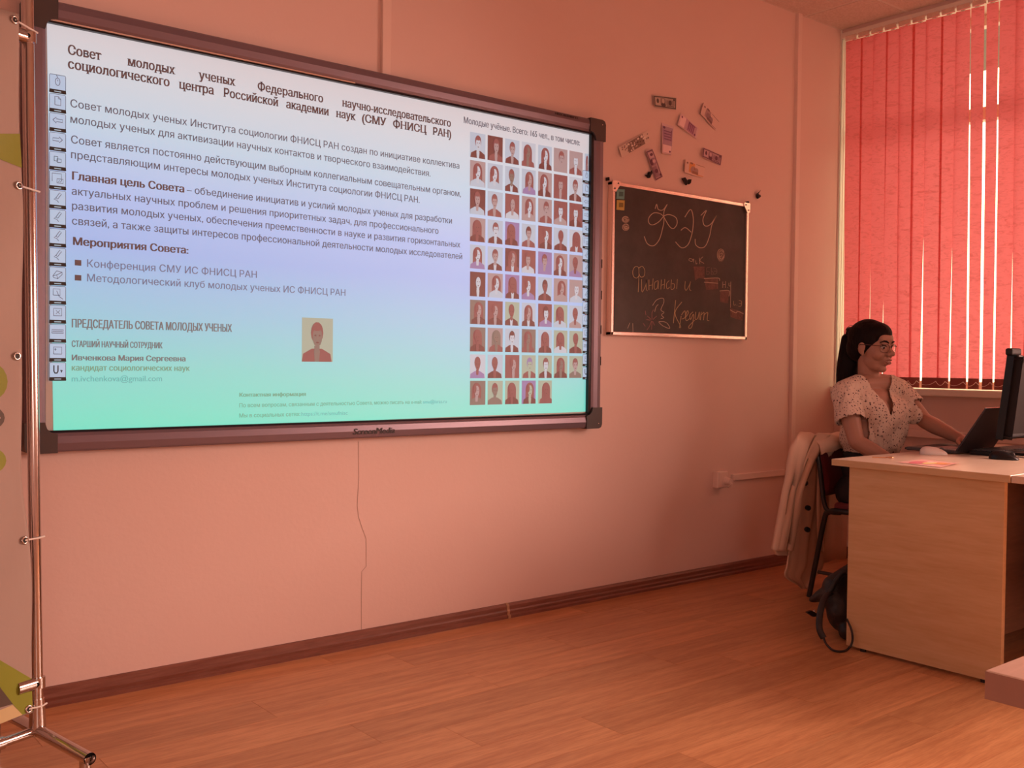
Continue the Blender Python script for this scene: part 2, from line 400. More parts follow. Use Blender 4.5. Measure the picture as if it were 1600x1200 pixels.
while yc > OY0+.1: mb.rbox((BX-.040, yc-.078, ZT-.005), (BX-.028, yc-.006, ZT+.022), .002); yc -= .084
mb.build('rail_clips', M['alu_lt'], blind)['kind'] = 'stuff'
# bead chain along the hem
mb = MB()
zc = onX(1500, 596.5, BX).z
for i in range(len(sd)-1):
    p0 = (sd[i][2]+sd[i][3])/2*.2+sd[i][3]*.8; p1 = (sd[i+1][2]+sd[i+1][3])/2*.2+sd[i+1][3]*.8
    mb.tube([(BX-.016, p0+(p1-p0)*t, zc-.022*4*t*(1-t)) for t in [k/8 for k in range(9)]], .0016, 5)
mb.build('hem_chain', mat('chain_plastic', (.85, .62, .58), .4), blind)
# side lift cords at the left
for k, xx in enumerate((1311.5, 1315.5)):
    p = onY(xx, 330, WY-.03); MB().tube([(5.30+k*.02, OY1-.012, 3.05), (5.30+k*.022, OY1-.014, 1.9), (5.30+k*.018, OY1-.012, 1.15)], .0022, 6).build('pull_cord', M['white'], blind)
MB().rbox((5.292, OY1-.020, 1.10), (5.306, OY1-.006, 1.16), .003).build('cord_weight', M['darkgrey'], blind)

# ------------------------------------------------------------------ socket and cable duct
MB().rbox((onY(1142, 745).x, WY-.02, .505), (4.835, WY+.002, .538), .003).build('trim_3', M['trunk'])['kind'] = 'structure'
so = thing('wall_socket', (4.27, WY-.02, .46), 'cream double wall socket with a plug, at the end of the cable duct', 'socket')
c = onY(1129, 750, WY-.03)
MB().rbox((c.x-.045, WY-.035, c.z-.042), (c.x+.04, WY+.002, c.z+.048), .006).build('socket_plate', M['trunk'], so)
MB().tube([(c.x+.022, WY-.032, c.z-.006), (c.x+.022, WY-.070, c.z-.008)], [.022, .017], 14).build('plug', M['trunk'], so)
MB().tube([(c.x+.022, WY-.066, c.z-.01), (c.x+.026, WY-.075, c.z-.02), (c.x+.03, WY-.05, c.z-.036), (c.x+.038, WY-.036, c.z-.04)], .004, 8).build('plug_grip', M['trunk'], so)
# cable duct under the sill
MB().rbox((WX-.03, 1.6, onX(1430, 678, WX-.02).z-.018), (WX+.002, 3.40, onX(1430, 671, WX-.02).z), .003).build('trim_4', M['trunk'])['kind'] = 'structure'

# ------------------------------------------------------------------ interactive whiteboard
FY = 3.398                      # front of the frame
SYF = 3.420                     # writing surface
wb = thing('interactive_whiteboard', (2.1, WY-.03, .82), 'large interactive whiteboard with aluminium frame showing a projected slide', 'whiteboard')
bx0, bx1, bz0, bz1 = onY(39, 690, 3.398).x, 3.298, .826, 2.248
BW = .066
def rail(p0, p1, wdir, m='alu'):
    # profile across the rail: wdir points inward
    pr = [(0, WY-FY-.004), (0, .008), (.006, 0), (.028, -.004), (.050, 0), (BW-.006, .006), (BW, WY-SYF*1-.020 if False else .020), (BW, WY-FY-.004)]
    p0 = Vector(p0); w_ = Vector(wdir)
    pts = [p0 + w_*a + Vector((0, b, 0)) for a, b in pr]
    return MB().prism(pts, Vector(p1)-p0)
rail((bx0+.05, FY, bz1), (bx1-.05, FY, bz1), (0, 0, -1)).build('frame_rail', M['alu'], wb)
rail((bx0+.05, FY, bz0), (bx1-.05, FY, bz0), (0, 0, 1)).build('frame_rail', M['alu'], wb)
rail((bx0, FY, bz0+.05), (bx0, FY, bz1-.05), (1, 0, 0)).build('frame_rail', M['alu'], wb)
rail((bx1, FY, bz0+.05), (bx1, FY, bz1-.05), (-1, 0, 0)).build('frame_rail', M['alu'], wb)
for sx, cx in ((1, bx0), (-1, bx1)):
    for sz_, cz in ((1, bz0), (-1, bz1)):
        pts = [(.0, .02), (.006, .006), (.02, 0), (.098, 0), (.098, .060), (.078, .066), (.066, .078), (.060, .098), (0, .098)]
        P = [Vector((cx-sx*.003 + sx*a, FY-.007, cz-sz_*.003 + sz_*b)) for a, b in pts]
        cc = MB().prism(P, (0, WY-FY+.004, 0)).build('corner_cap', M['corner'], wb)
        MB().ball((cx+sx*.02, FY-.008, cz+sz_*.02), (.003, .002, .003), sub=1).build('screw', M['alu_lt'], cc)
# black gasket and light strip
mb = MB()
g = .004; a0, a1, b0, b1 = bx0+BW, bx1-BW, bz0+BW, bz1-BW
mb.box((a0, FY+.004, b1-g), (a1, SYF, b1)); mb.box((a1-.012, FY+.004, b0), (a1, SYF, b1)); mb.box((a0, FY+.004, b0), (a1, SYF, b0+.002)); 
mb.build('gasket', M['blackgloss'], wb)
MB().box((a0, FY-.001, b1+.001), (a0+1.1, FY+.006, b1+.006)).build('light_strip', M['alu_lt'], wb)
MB().box((bx0+.02, SYF, bz0+.02), (bx1-.02, WY+.002, bz1-.02)).build('board_panel', M['surface'], wb)
# sensor slots in the right rail
for px, py in ((939.5, 412), (939, 461), (938, 515), (937.5, 564)):
    q = onY(px, py, FY); MB().box((bx1-.008, FY-.002, q.z-.02), (bx1-.004, FY+.004, q.z+.02)).build('slot', M['black'], wb)

# text tools
def text_mesh(s, bold=0.0, spacing=1.0):
    cu = bpy.data.curves.new('t', 'FONT'); cu.body = s; cu.size = 1; cu.resolution_u = 3; cu.space_character = spacing
    ob = bpy.data.objects.new('t', cu); COL.objects.link(ob)
    cu.fill_mode = 'NONE'
    dg = bpy.context.evaluated_depsgraph_get(); me = bpy.data.meshes.new_from_object(ob.evaluated_get(dg))
    nb = {}
    for e in me.edges:
        a, b = e.vertices; nb.setdefault(a, []).append(b); nb.setdefault(b, []).append(a)
    co = [v.co.copy() for v in me.vertices]; seen = set(); loops = []
    for st in range(len(co)):
        if st in seen or st not in nb: continue
        lp = [st]; seen.add(st); cur = max(nb[st]) if (st+1) not in nb[st] else st+1
        while cur not in seen:
            seen.add(cur); lp.append(cur); nx_ = [q for q in nb[cur] if q not in seen]
            if not nx_: break
            cur = nx_[0]
        pts = []
        for q in lp:
            if not pts or (co[q]-pts[-1]).length > 1e-5: pts.append(co[q])
        if len(pts) > 2: loops.append(pts)
    # group the outlines into glyphs, fill each by horizontal strips with the non-zero winding rule
    loops.sort(key=lambda l: min(q.x for q in l)); groups = []
    for l in loops:
        a, b = min(q.x for q in l), max(q.x for q in l)
        if groups and a < groups[-1][1]-1e-4: groups[-1][0].append(l); groups[-1][1] = max(groups[-1][1], b)
        else: groups.append([[l], b])
    vs, fs, stems = [], [], []
    for ls, _ in groups:
        yy = sorted(set(round(q.y, 3) for l in ls for q in l)); ed = [(l[k-1], l[k]) for l in ls for k in range(len(l))]
        for a, b in ed:
            if abs(a.y-b.y) < .004 and .05 < abs(a.x-b.x) < .2: stems.append((min(a.x, b.x), max(a.x, b.x), a.y))
        for y0, y1 in zip(yy, yy[1:]):
            ym = (y0+y1)/2; cr = []
            for a, b in ed:
                if (a.y > ym) != (b.y > ym):
                    dx = (b.x-a.x)/(b.y-a.y); cr.append((a.x+dx*(ym-a.y), a.x+dx*(y0-a.y), a.x+dx*(y1-a.y), 1 if b.y > a.y else -1))
            cr.sort(); wn = 0
            for k, c in enumerate(cr):
                if wn == 0: st_ = c
                wn += c[3]
                if wn == 0:
                    m_ = len(vs); vs += [Vector((st_[1], y0, 0)), Vector((c[1], y0, 0)), Vector((c[2], y1, 0)), Vector((st_[2], y1, 0))]; fs.append([m_, m_+1, m_+2, m_+3])
    bpy.data.objects.remove(ob); bpy.data.curves.remove(cu); bpy.data.meshes.remove(me)
    return vs, fs, stems
CAP = .73                      # cap height of the built-in face at size 1
def slab(vs, fs, stems, out=.05, th=.045):
    """turn the sans face into a serif one: a thin foot at each stem end"""
    for x0, x1, y in stems:
        g_ = 1 if y < .25 else -1; k = len(vs)
        vs += [Vector((x0-out, y, 0)), Vector((x1+out, y, 0)), Vector((x1+out, y+g_*th, 0)), Vector((x0-out, y+g_*th, 0))]
        fs.append([k, k+1, k+2, k+3])
    return vs, fs
def place_text(s, name, m, parent, x0, x1, z, cap, Y, bold=0.0, serif=False, shear=0.0, x1fit=True):
    vs, fs, stems = text_mesh(s)
    if serif: vs, fs = slab(vs, fs, stems)
    if bold > .01:
        v0, f0 = list(vs), list(fs)
        for k in range(1, 4):
            n0 = len(vs); vs = vs+[v+Vector((bold*k, 0, 0)) for v in v0]; fs = fs+[[i+n0 for i in f] for f in f0]
    mn = min(v.x for v in vs); mxx = max(v.x for v in vs)
    sx = (x1-x0)/(mxx-mn); sy = cap/CAP
    mb = MB(); mb.keep = True
    if 0 < bold <= .01:
        n0 = len(vs); vs = vs+[v+Vector((.016, 0, 0)) for v in vs]; fs = fs+[[i+n0 for i in f] for f in fs]
    nb = len(vs)//4 if bold > .01 else (len(vs)//2 if bold > 0 else len(vs))
    mb.add([Vector((x0+(v.x-mn)*sx + shear*v.y*sy, Y-.00004*(i//max(nb, 1)), z+v.y*sy)) for i, v in enumerate(vs)], fs)
    return mb.build(name, m, parent)

# projected slide
def slidemat():
    m = bpy.data.materials.new('projected_light'); m.use_nodes = True; nt = m.node_tree; b = nt.nodes['Principled BSDF']
    b.inputs['Base Color'].default_value = (.20, .19, .18, 1); b.inputs['Roughness'].default_value = .45
    tc = nt.nodes.new('ShaderNodeTexCoord'); sp = nt.nodes.new('ShaderNodeSeparateXYZ'); nt.links.new(tc.outputs['Generated'], sp.inputs[0])
    n = nt.nodes.new('ShaderNodeTexNoise'); n.inputs['Scale'].default_value = 2.2; nt.links.new(tc.outputs['Generated'], n.inputs['Vector'])
    a = nt.nodes.new('ShaderNodeMath'); a.operation = 'MULTIPLY_ADD'; a.inputs[1].default_value = .10; nt.links.new(n.outputs['Fac'], a.inputs[0]); nt.links.new(sp.outputs['Z'], a.inputs[2])
    a2 = nt.nodes.new('ShaderNodeMath'); a2.operation = 'MULTIPLY_ADD'; a2.inputs[1].default_value = .06; nt.links.new(sp.outputs['X'], a2.inputs[0]); nt.links.new(a.outputs[0], a2.inputs[2])
    s = nt.nodes.new('ShaderNodeMath'); s.operation = 'SUBTRACT'; s.inputs[1].default_value = .07; nt.links.new(a2.outputs[0], s.inputs[0])
    cr = nt.nodes.new('ShaderNodeValToRGB'); nt.links.new(s.outputs[0], cr.inputs[0])
    st = SLIDE_STOPS; e = cr.color_ramp.elements
    while len(e) < len(st): e.new(.5)
    for k, (p, c) in enumerate(st): e[k].position = p; e[k].color = (*[max(v, 0) for v in c], 1)
    nt.links.new(cr.outputs[0], b.inputs['Emission Color']); b.inputs['Emission Strength'].default_value = 1
    return m
AMB = (.14, .055, .04)
def em(c):
    l = lin(c); return tuple(l[i]-AMB[i] for i in range(3))
SLIDE_STOPS = [(0, em((130, 222, 196))), (.14, em((146, 212, 204))), (.30, em((160, 196, 218))), (.46, em((168, 182, 228))), (.58, em((180, 190, 232))), (.75, em((196, 208, 224))), (.90, em((212, 208, 214))), (1, em((216, 200, 202)))]
M['slide'] = slidemat()
qs = [onY(72.5, 29, SYF), onY(926, 207, SYF), onY(921.5, 643, SYF), onY(83.5, 676, SYF)]
qs[0].z = min(qs[0].z, b1-g); qs[1].z = min(qs[1].z, b1-g); qs[0].x = max(qs[0].x, a0+.002); qs[1].x = min(qs[1].x, a1-.012); qs[2].x = min(qs[2].x, a1-.012)
for q in qs: q.y = SYF-.001
mb = MB(); mb.prism(qs, (0, .0012, 0)); slide = mb.build('projected_slide', M['slide'], wb)
def pm(name, c):
    e_ = em(c); amb = tuple(min(.30, .30) for _ in range(3))
    k_ = (.20, .19, .18) if sum(c) > 200 else (.04, .04, .04)
    return mat(name, k_, .6, emit=tuple(max(v, 0) for v in e_), es=1)
M['ink'] = pm('slide_ink', (92, 62, 64)); M['ink2'] = pm('slide_ink_mid', (104, 82, 92)); M['ink3'] = pm('slide_ink_light', (122, 104, 128))
M['ink4'] = pm('slide_ink_brown', (128, 108, 108)); M['ink5'] = pm('slide_ink_green', (132, 150, 122)); M['ink6'] = pm('slide_ink_olive', (128, 158, 128)); M['link'] = pm('slide_link', (118, 170, 165))
TY = SYF-.0022
def line(s, x0, y0, x1, m, caps, bold=0.0, serif=False, zref=None, name='text_line'):
    a = onY(x0, y0, TY); z = a.z if zref is None else zref
    cap = onY(x0, y0-caps, TY).z-a.z if zref is None else caps
    yb = a.y
    # find the px y on this z at x1
    lo, hi = -200, 1300
    for _ in range(40):
        mid = (lo+hi)/2
        if onY(x1, mid, TY).z > z: lo = mid
        else: hi = mid
    b = onY(x1, lo, TY)
    x_s = a.x
    if zref is not None:
        lo, hi = -200, 1300
        for _ in range(40):
            mid = (lo+hi)/2
            if onY(x0, mid, TY).z > z: lo = mid
            else: hi = mid
        x_s = onY(x0, lo, TY).x
    return place_text(s, name, m, slide, x_s, b.x, z, cap, TY, bold, serif)
z1 = onY(106, 84.5, TY).z; z2 = onY(106, 106.5, TY).z; capT = onY(106, 69, TY).z - z1
for s, a, b in (('Совет', 106, 159), ('молодых', 199, 274), ('ученых', 310, 368), ('Федерального', 402.5, 505), ('научно-исследовательского', 534.5, 704.5)):
    line(s, a, 0, b, M['ink'], capT, .022, True, zref=z1, name='title_word')
for s, a, b in (('социологического', 106, 265), ('центра', 279.5, 334.5), ('Российской', 349, 435), ('академии', 447, 514), ('наук', 525, 556), ('(СМУ', 565.5, 604), ('ФНИСЦ', 614, 667), ('РАН)', 676, 705)):
    line(s, a, 0, b, M['ink'], capT, .022, True, zref=z2, name='title_word')
I2 = M['ink2']
line('Совет молодых ученых Института социологии ФНИСЦ РАН создан по инициативе коллектива', 110, 167, 717.5, I2, 12.5, .004)
line('молодых ученых для активизации научных контактов и творческого взаимодействия.', 110, 191.5, 672.5, I2, 12.5, .004)
line('Совет является постоянно действующим выборным коллегиальным совещательным органом,', 111, 223.5, 720, I2, 12.5, .004)
line('представляющим интересы молодых ученых Института социологии ФНИСЦ РАН.', 111, 247, 655.5, I2, 12.5, .004)
line('Главная цель Совета', 112.5, 280.5, 288, M['ink'], 13, .026)
zz = onY(112.5, 280.5, TY).z; cp = onY(112.5, 268, TY).z-zz
line('– объединение инициатив и усилий молодых ученых для разработки', 292, 0, 706, I2, cp, .004, zref=zz)
line('актуальных научных проблем и решения приоритетных задач, для профессионального', 112, 304, 685, I2, 12.2, .004)
line('развития молодых ученых, обеспечения преемственности в науке и развития горизонтальных', 112.5, 327, 719, I2, 12.2, .004)
line('связей, а также защиты интересов профессиональной деятельности молодых исследователей', 112.5, 350.5, 722, I2, 12.2, .004)
line('Мероприятия Совета:', 114, 382.5, 294.5, M['ink'], 12.5, .026)
line('Конференция СМУ ИС ФНИСЦ РАН', 136, 417, 401, M['ink3'], 12, .004)
line('Методологический клуб молодых ученых ИС ФНИСЦ РАН', 136, 439.5, 539.5, M['ink3'], 12, .004)
for by in (410.5, 434):
    q = onY(122, by, TY); MB().box((q.x-.010, TY, q.z-.009), (q.x+.010, TY+.0006, q.z+.009)).build('bullet', M['ink'], slide)
line('ПРЕДСЕДАТЕЛЬ СОВЕТА МОЛОДЫХ УЧЕНЫХ', 112, 511.5, 362.5, M['ink4'], 13.5, .03)
line('СТАРШИЙ НАУЧНЫЙ СОТРУДНИК', 112, 542, 254, M['ink4'], 10, .03)
line('Ивченкова Мария Сергеевна', 112, 563, 290, M['ink4'], 9, .026)
line('кандидат социологических наук', 112, 579, 296.5, M['ink5'], 9.5, .018)
line('m.ivchenkova@gmail.com', 112, 596, 253, M['link'], 9.5, .003)
line('Контактная информация', 374, 620, 478, M['ink6'], 6.3, .026)
zz = onY(374, 636.5, TY).z; cp = onY(374, 630, TY).z-zz
line('По всем вопросам, связанным с деятельностью Совета, можно писать на e-mail:', 374, 0, 659, M['ink6'], cp, .006, zref=zz)
line('smu@isras.ru', 661, 0, 698, M['link'], cp, 0, zref=zz)
zz = onY(374, 652.5, TY).z
line('Мы в социальных сетях:', 374, 0, 469, M['ink6'], cp, .006, zref=zz)
line('https://t.me/smufnisc', 471, 0, 543, M['link'], cp, 0, zref=zz)
line('Молодые учёные. Всего: 165 чел., в том числе:', 724.7, 192, 906, M['ink2'], 10, .012)

# portraits on the slide
PAL = {'L': (186, 184, 196), 'W': (196, 188, 196), 'M': (176, 140, 138), 'D': (150, 84, 80), 'V': (158, 120, 158), 'K': (126, 66, 62), 'Y': (172, 168, 148), 'B': (142, 110, 100)}
PM = {k: pm('portrait_tone_'+n, PAL[k]) for k, n in zip('LWMDVKYB', ('light', 'white', 'mid', 'dark', 'violet', 'deep', 'yellow', 'brown'))}
plist = [PM[k] for k in 'LWMDVKYB']; pidx = {k: i for i, k in enumerate('LWMDVKYB')}
def portrait(x0, x1, z0, z1_, code, dx=0, name='portrait_photo'):
    st, b_, h_, f_, c_ = code
    W, H = x1-x0, z1_-z0; mb = MB(); mb.keep = True
    def put(pts, key, lay): mb.poly([Vector((x0+W*min(max(p[0], 0), 1), SYF-.0016-lay*.0003, z0+H*min(max(p[1], 0), 1))) for p in pts], pidx[key])
    put([(0, 0), (1, 0), (1, 1), (0, 1)], b_, 0)
    c = .5+dx
    if st == 'l': put([(c-.30, .02)]+[(c+.30*math.cos(R(a)), .62+.30*math.sin(R(a))) for a in range(180, -1, -20)]+[(c+.30, .02)], h_, 1)
    put([(c-.48, 0), (c-.44, .18), (c-.16, .30), (c+.16, .30), (c+.44, .18), (c+.48, 0)], c_, 2)
    put([(c-.07, .14), (c+.07, .14), (c+.09, .36), (c-.09, .36)], f_, 3)
    if c_ in 'DK': put([(c-.07, .0), (c+.07, .0), (c+.10, .26), (c, .20), (c-.10, .26)], 'W' if random.random() < .35 else f_, 4)
    if st in 'sl': put(ell(c, .66, .20, .25), h_, 5)
    put(ell(c+.01, .57, .155, .23), f_, 6)
    if st == 'l': put(ell(c-.12, .66, .10, .17), h_, 7)
    elif st == 's': put(ell(c, .79, .165, .09), h_, 7)
    k = 'K' if f_ != 'D' else 'K'
    for ex in (-.06, .075): put(ell(c+ex, .60, .032, .018, 8), k, 8)
    put(ell(c+.01, .44, .05, .016, 8), k, 8)
    return mb.build(name, plist, slide)
xs0 = [734.1, 761.7, 789, 815, 840.6, 865, 889.3]; xs1 = [758.5, 785.6, 811.5, 837, 862.3, 886.6, 910.5]
ys = [(205.5, 245), (249.5, 290), (293.8, 333.6), (339, 376.5), (381.7, 419), (424, 462.5), (468, 506), (511, 549), (553.6, 591), (595, 633)]
def fx(px, z):
    lo, hi = -200, 1300
    for _ in range(40):
        mid = (lo+hi)/2
        if onY(px, mid, TY).z > z: lo = mid
        else: hi = mid
    return onY(px, lo, TY).x
codes = [
 'sLDWK sKDMD sLDMK lWDBD lLDWK sMDMM sMMWD', 'lMDWL lLDWL sLDBK lLDMV lMDWK sDDMD sWDMK', 'sKDML sLDMD bDMMW lMDWM sMDMD sDDWM sDDWK',
 'lMDDK sLDWK lVDDK sLKMD lDDWK sLDDK lWDDD', 'lLDWV sLDMK lKDMD sDDMW sVDMV lMDWK sMDDV', 'bKWWK lMDWL lVDDK lDDWV sLKDK lMDMM sMMWL',
 'lBDMK lDDMK sYDDK lLDMK sDKWV lYDDL sLDDM', 'lBDDK lMBBD sLKWK lBDBD lLDDK lYDDW sYDDK', 'sWDDV sLDDK lDDMD sYVYD sYDWK lYDBK sYDMB', 'lBDMB sYDBB lYDDK lVDYK lYDDD']
for r_, (yt, yb_) in enumerate(ys):
    zt_, zb_ = onY(734.1, yt, TY).z, onY(734.1, yb_, TY).z
    for c_, code in enumerate(codes[r_].split()):
        portrait(fx(xs0[c_]+.3, (zt_+zb_)/2), fx(xs1[c_], (zt_+zb_)/2), zb_, zt_, code, random.uniform(-.08, .08))
    if r_ < 8:      # eighth column, cut by the edge of the projection and the tool bar
        zc_ = (zt_+zb_)/2; portrait(fx(913.5, zc_), min(fx(923.5 if r_ else 926, zc_), a1-.013), zb_, zt_, random.choice(['lWDWM', 'sMDMD', 'lLDMK', 'sWDWK', 'lMDWL']), .1)
q0 = onY(471.5, 565, TY); q1 = onY(520.5, 497, TY)
portrait(q0.x, q1.x, q0.z, onY(471.5, 496, TY).z, 'sYDBD', -.02, 'large_portrait_photo')
# tool bars at both sides of the slide
M['btn'] = pm('tool_button', (184, 192, 214)); M['btnline'] = pm('tool_outline', (84, 84, 100)); M['btndark'] = pm('tool_caption', (40, 44, 50)); M['btntxt'] = pm('tool_caption_text', (170, 180, 190))
icons = {
 'mouse': [ell(.5, .62, .14, .2, 12)+[(.64, .62)], [(.5, .82), (.46, .92), (.42, .98)], [(.5, .74), (.5, .64)]],
 'page': [[(.34, .4), (.34, .86), (.54, .86), (.68, .74), (.68, .4), (.34, .4)], [(.54, .86), (.54, .74), (.68, .74)]],
 'left': [[(.22, .62), (.42, .78), (.42, .69), (.78, .69), (.78, .54), (.42, .54), (.42, .46), (.22, .62)]],
 'right': [[(.78, .62), (.58, .78), (.58, .69), (.22, .69), (.22, .54), (.58, .54), (.58, .46), (.78, .62)]],
 'link': [[(.3, .5), (.3, .74), (.5, .74), (.5, .5), (.3, .5)], [(.46, .44), (.46, .62), (.7, .62), (.7, .44), (.46, .44)]],
 'window': [[(.18, .42), (.18, .86), (.72, .86), (.72, .5)], [(.46, .36), (.46, .58), (.82, .58), (.82, .36), (.46, .36)], [(.54, .42), (.6, .5), (.66, .42), (.74, .52)]],
 'pen': [[(.4, .58), (.62, .88), (.72, .8), (.5, .52), (.4, .58)], [(.4, .58), (.28, .5), (.44, .46), (.56, .34)]],
 'eraser': [[(.22, .5), (.44, .78), (.76, .72), (.76, .6), (.5, .36), (.26, .42), (.22, .5)], [(.44, .56), (.76, .72)], [(.22, .5), (.44, .56), (.5, .36)]],
 'select': [[(.24, .5), (.24, .84), (.64, .84), (.64, .5), (.24, .5)], [(.44, .74), (.58, .44), (.8, .3)]],
 'hide': [[(.26, .42), (.26, .82), (.74, .82), (.74, .42), (.26, .42)], [(.4, .72), (.5, .62), (.4, .52)], [(.62, .72), (.52, .62), (.62, .52)]],
 'keys': [[(.16, .52), (.16, .7), (.84, .7), (.84, .52), (.16, .52)], [(.2, .61), (.8, .61)]],
 'shot': [[(.26, .42), (.26, .8), (.74, .8), (.74, .42), (.26, .42)], [(.36, .74), (.36, .6)], [(.3, .67), (.43, .67)]],
 'U': [[(.28, .84), (.28, .52), (.34, .42), (.46, .42), (.52, .52), (.52, .84)], [(.66, .56), (.76, .56), (.7, .46)]]}
order = ['mouse', 'page', 'left', 'right', 'link', 'window', 'pen', 'pen', 'pen', 'pen', 'eraser', 'select', 'hide', 'keys', 'shot', 'U']
def button(x0, x1, z0, z1_, ic):
    W, H = x1-x0, z1_-z0; mb = MB(); mb.keep = True; yb = SYF-.0042
    P = lambda p, l=0: Vector((x0+W*p[0], yb-l*.0003, z0+H*p[1]))
    mb.prism([P((.02, .0)), P((.98, .0)), P((.98, .95)), P((.94, 1)), P((.06, 1)), P((.02, .95))], (0, .0003, 0), 0)
    mb.poly([P((.02, .2), 1), P((.0, .02), 1), P((.04, 0), 1), P((.96, 0), 1), P((1, .02), 1), P((.98, .2), 1)], 2)
    mb.poly([P((.3, .07), 2), P((.7, .07), 2), P((.7, .12), 2), P((.3, .12), 2)], 3)
    ribbon(mb, [(.03, .2), (.03, .93), (.07, .985), (.93, .985), (.97, .93), (.97, .2)], .03, lambda p: P(p, 1), 1)
    for st in icons[ic]: ribbon(mb, st, .035 if ic != 'U' else .07, lambda p: P(p, 1), 2 if ic in ('U', 'link') else 1)
    return mb.build('tool_button', [M['btn'], M['btnline'], M['btndark'], M['btntxt']], slide)
bars = [144.5, 174.8, 205, 235, 265, 295, 325.5, 355.5, 385.5, 415.5, 445.5, 475.7, 506, 536, 566, 596]
zb = [onY(76, v, SYF-.0042).z for v in bars]; pitch = (zb[0]-zb[-1])/15
for k, ic in enumerate(order):
    z0 = zb[0]-pitch*k; button(fx(76.3, z0), fx(103.2, z0), z0+.002, z0+pitch, ic)
rb = [287.5, 308, 328, 349, 369.8, 390, 410.8, 431, 451.5, 471.8, 492, 512.3, 532.5, 552.8, 573, 594][:]
zr0 = onY(911, 286, SYF-.0042).z; zr1 = onY(908.5, 593.5, SYF-.0042).z
for k, ic in enumerate(order):
    pz = (zr0-zr1)/15; z0 = zr0-pz*k; button(fx(909.6, z0), fx(922.2, z0), z0+.002, z0+pz*.98, ic)
# lettering on the frame
M['decal'] = mat('black_lettering', (.02, .01, .012), .5)
a = onY(551.5, 680, FY-.005); b = onY(617, 677, FY-.005)
place_text('ScreenMedia', 'lettering', M['decal'], wb, a.x, b.x, bz0+.016, .024, FY-.0046, .024, False, .25)
a = onY(867.5, 178, FY-.005); b = onY(903.5, 186, FY-.005)
place_text('HISSCREENBYTE', 'lettering', M['decal'], wb, a.x, b.x, bz1-.018, .011, FY-.0046, .03)

# ------------------------------------------------------------------ chalkboard
BY = 3.425
cb = thing('chalkboard', (4.0, WY-.02, 1.25), 'dark brown chalkboard with chalk handwriting and narrow pale metal frame', 'chalkboard')
tl, tr_, br, bl = [onY(*p, BY) for p in [(956.5, 284), (1169.5, 317.5), (1167.5, 530), (954.5, 525)]]
x0_, x1_ = (tl.x+bl.x)/2, (tr_.x+br.x)/2; zt_, zb_ = (tl.z+tr_.z)/2, (bl.z+br.z)/2
M['chalkboard'] = mat('chalkboard', (.036, .026, .024), .6, noise=(5, (.070, .055, .050)))
MB().box((x0_+.008, BY+.006, zb_+.008), (x1_-.008, WY+.001, zt_-.008)).build('board_panel', M['chalkboard'], cb)
M['frame2'] = mat('pale_aluminium', (.95, .78, .70), .25, .8)
for a, b in (((x0_, zt_-.018), (x1_, zt_)), ((x0_, zb_), (x1_, zb_+.018)), ((x0_, zb_), (x0_+.018, zt_)), ((x1_-.018, zb_), (x1_, zt_))):
    MB().rbox((a[0], BY-.002, a[1]), (b[0], WY-.001, b[1]), .003).build('frame_rail', M['frame2'], cb)
for cx, s in ((x0_, 1), (x1_, -1)):
    P = [Vector((cx+s*a, BY-.006, zt_+b)) for a, b in ((-.004, .004), (.045, .004), (.050, -.008), (.018, -.050), (-.004, -.046))]
    cc = MB().prism(P, (0, .006, 0)).build('corner_bracket', M['frame2'], cb)
    for a, b in ((.010, -.034), (.033, -.008)): MB().ball((cx+s*a, BY-.007, zt_+b), (.004, .003, .004), sub=1).build('screw', M['black'], cc)
    MB().rbox((cx-s*.012-.004, BY+.01, zt_+.002), (cx-s*.012+.004, WY-.001, zt_+.018), .0025).build('hook', M['black'], cb)
M['chalk'] = mat('chalk', (.56, .44, .33), .95); M['chalky'] = mat('yellow_chalk', (.50, .38, .22), .95); M['chalkd'] = mat('faint_chalk', (.20, .15, .13), .95); M['chalkr'] = mat('red_chalk', (.34, .16, .14), .95)
CY = BY+.0052
def c3(p): return onY(940+p[0]/6.154, 280+p[1]/6.154, CY)
def c4(p): return onY(940+p[0]/6.154, 380+p[1]/6.154, CY)
def chalk(strokes, name, m, f, wd=5, label=None):
    mb = MB(); mb.keep = True
    for st in strokes: ribbon(mb, smoothline(st), wd, f)
    o = mb.build(name, m, cb)
    return o
FE = [[(515, 285), (530, 240), (545, 290), (590, 295), (632, 240), (600, 310), (600, 400), (585, 480), (555, 580), (500, 640), (440, 620), (410, 550)],
      [(600, 360), (560, 330), (500, 325), (455, 370), (455, 420), (490, 440), (550, 410), (600, 355), (650, 340), (715, 370), (725, 430), (690, 475), (650, 450), (600, 365)],
      [(800, 365), (855, 290), (880, 360), (880, 450), (865, 540), (830, 630), (770, 660), (710, 602)], [(762, 492), (805, 465), (862, 510)],
      [(955, 348), (1008, 300), (975, 380), (985, 440), (1020, 450), (1060, 420), (1105, 350), (1060, 440), (1040, 540), (1000, 640), (950, 660), (905, 630), (900, 575)]]
chalk(FE, 'chalk_heading', M['chalk'], c3, 7)
FIN = [[(352, 470), (358, 320), (355, 235), (320, 228), (300, 270), (308, 320), (340, 335), (365, 300)], [(358, 240), (390, 222), (415, 260), (408, 315), (375, 325), (360, 290)],
       [(385, 345), (385, 420), (392, 470), (425, 400), (430, 350), (428, 430), (440, 460)], [(455, 350), (455, 450)], [(455, 410), (490, 400)], [(495, 340), (488, 445)],
       [(540, 360), (510, 380), (508, 440), (535, 430), (545, 360), (545, 440)], [(575, 350), (570, 445)], [(572, 405), (600, 395)], [(608, 345), (602, 440)],
       [(650, 360), (625, 390), (630, 440), (655, 420)], [(672, 350), (668, 440), (695, 435), (700, 395), (675, 390)], [(728, 345), (722, 440)],
       [(805, 365), (800, 430), (815, 452), (845, 400), (855, 368), (845, 440), (862, 455)]]
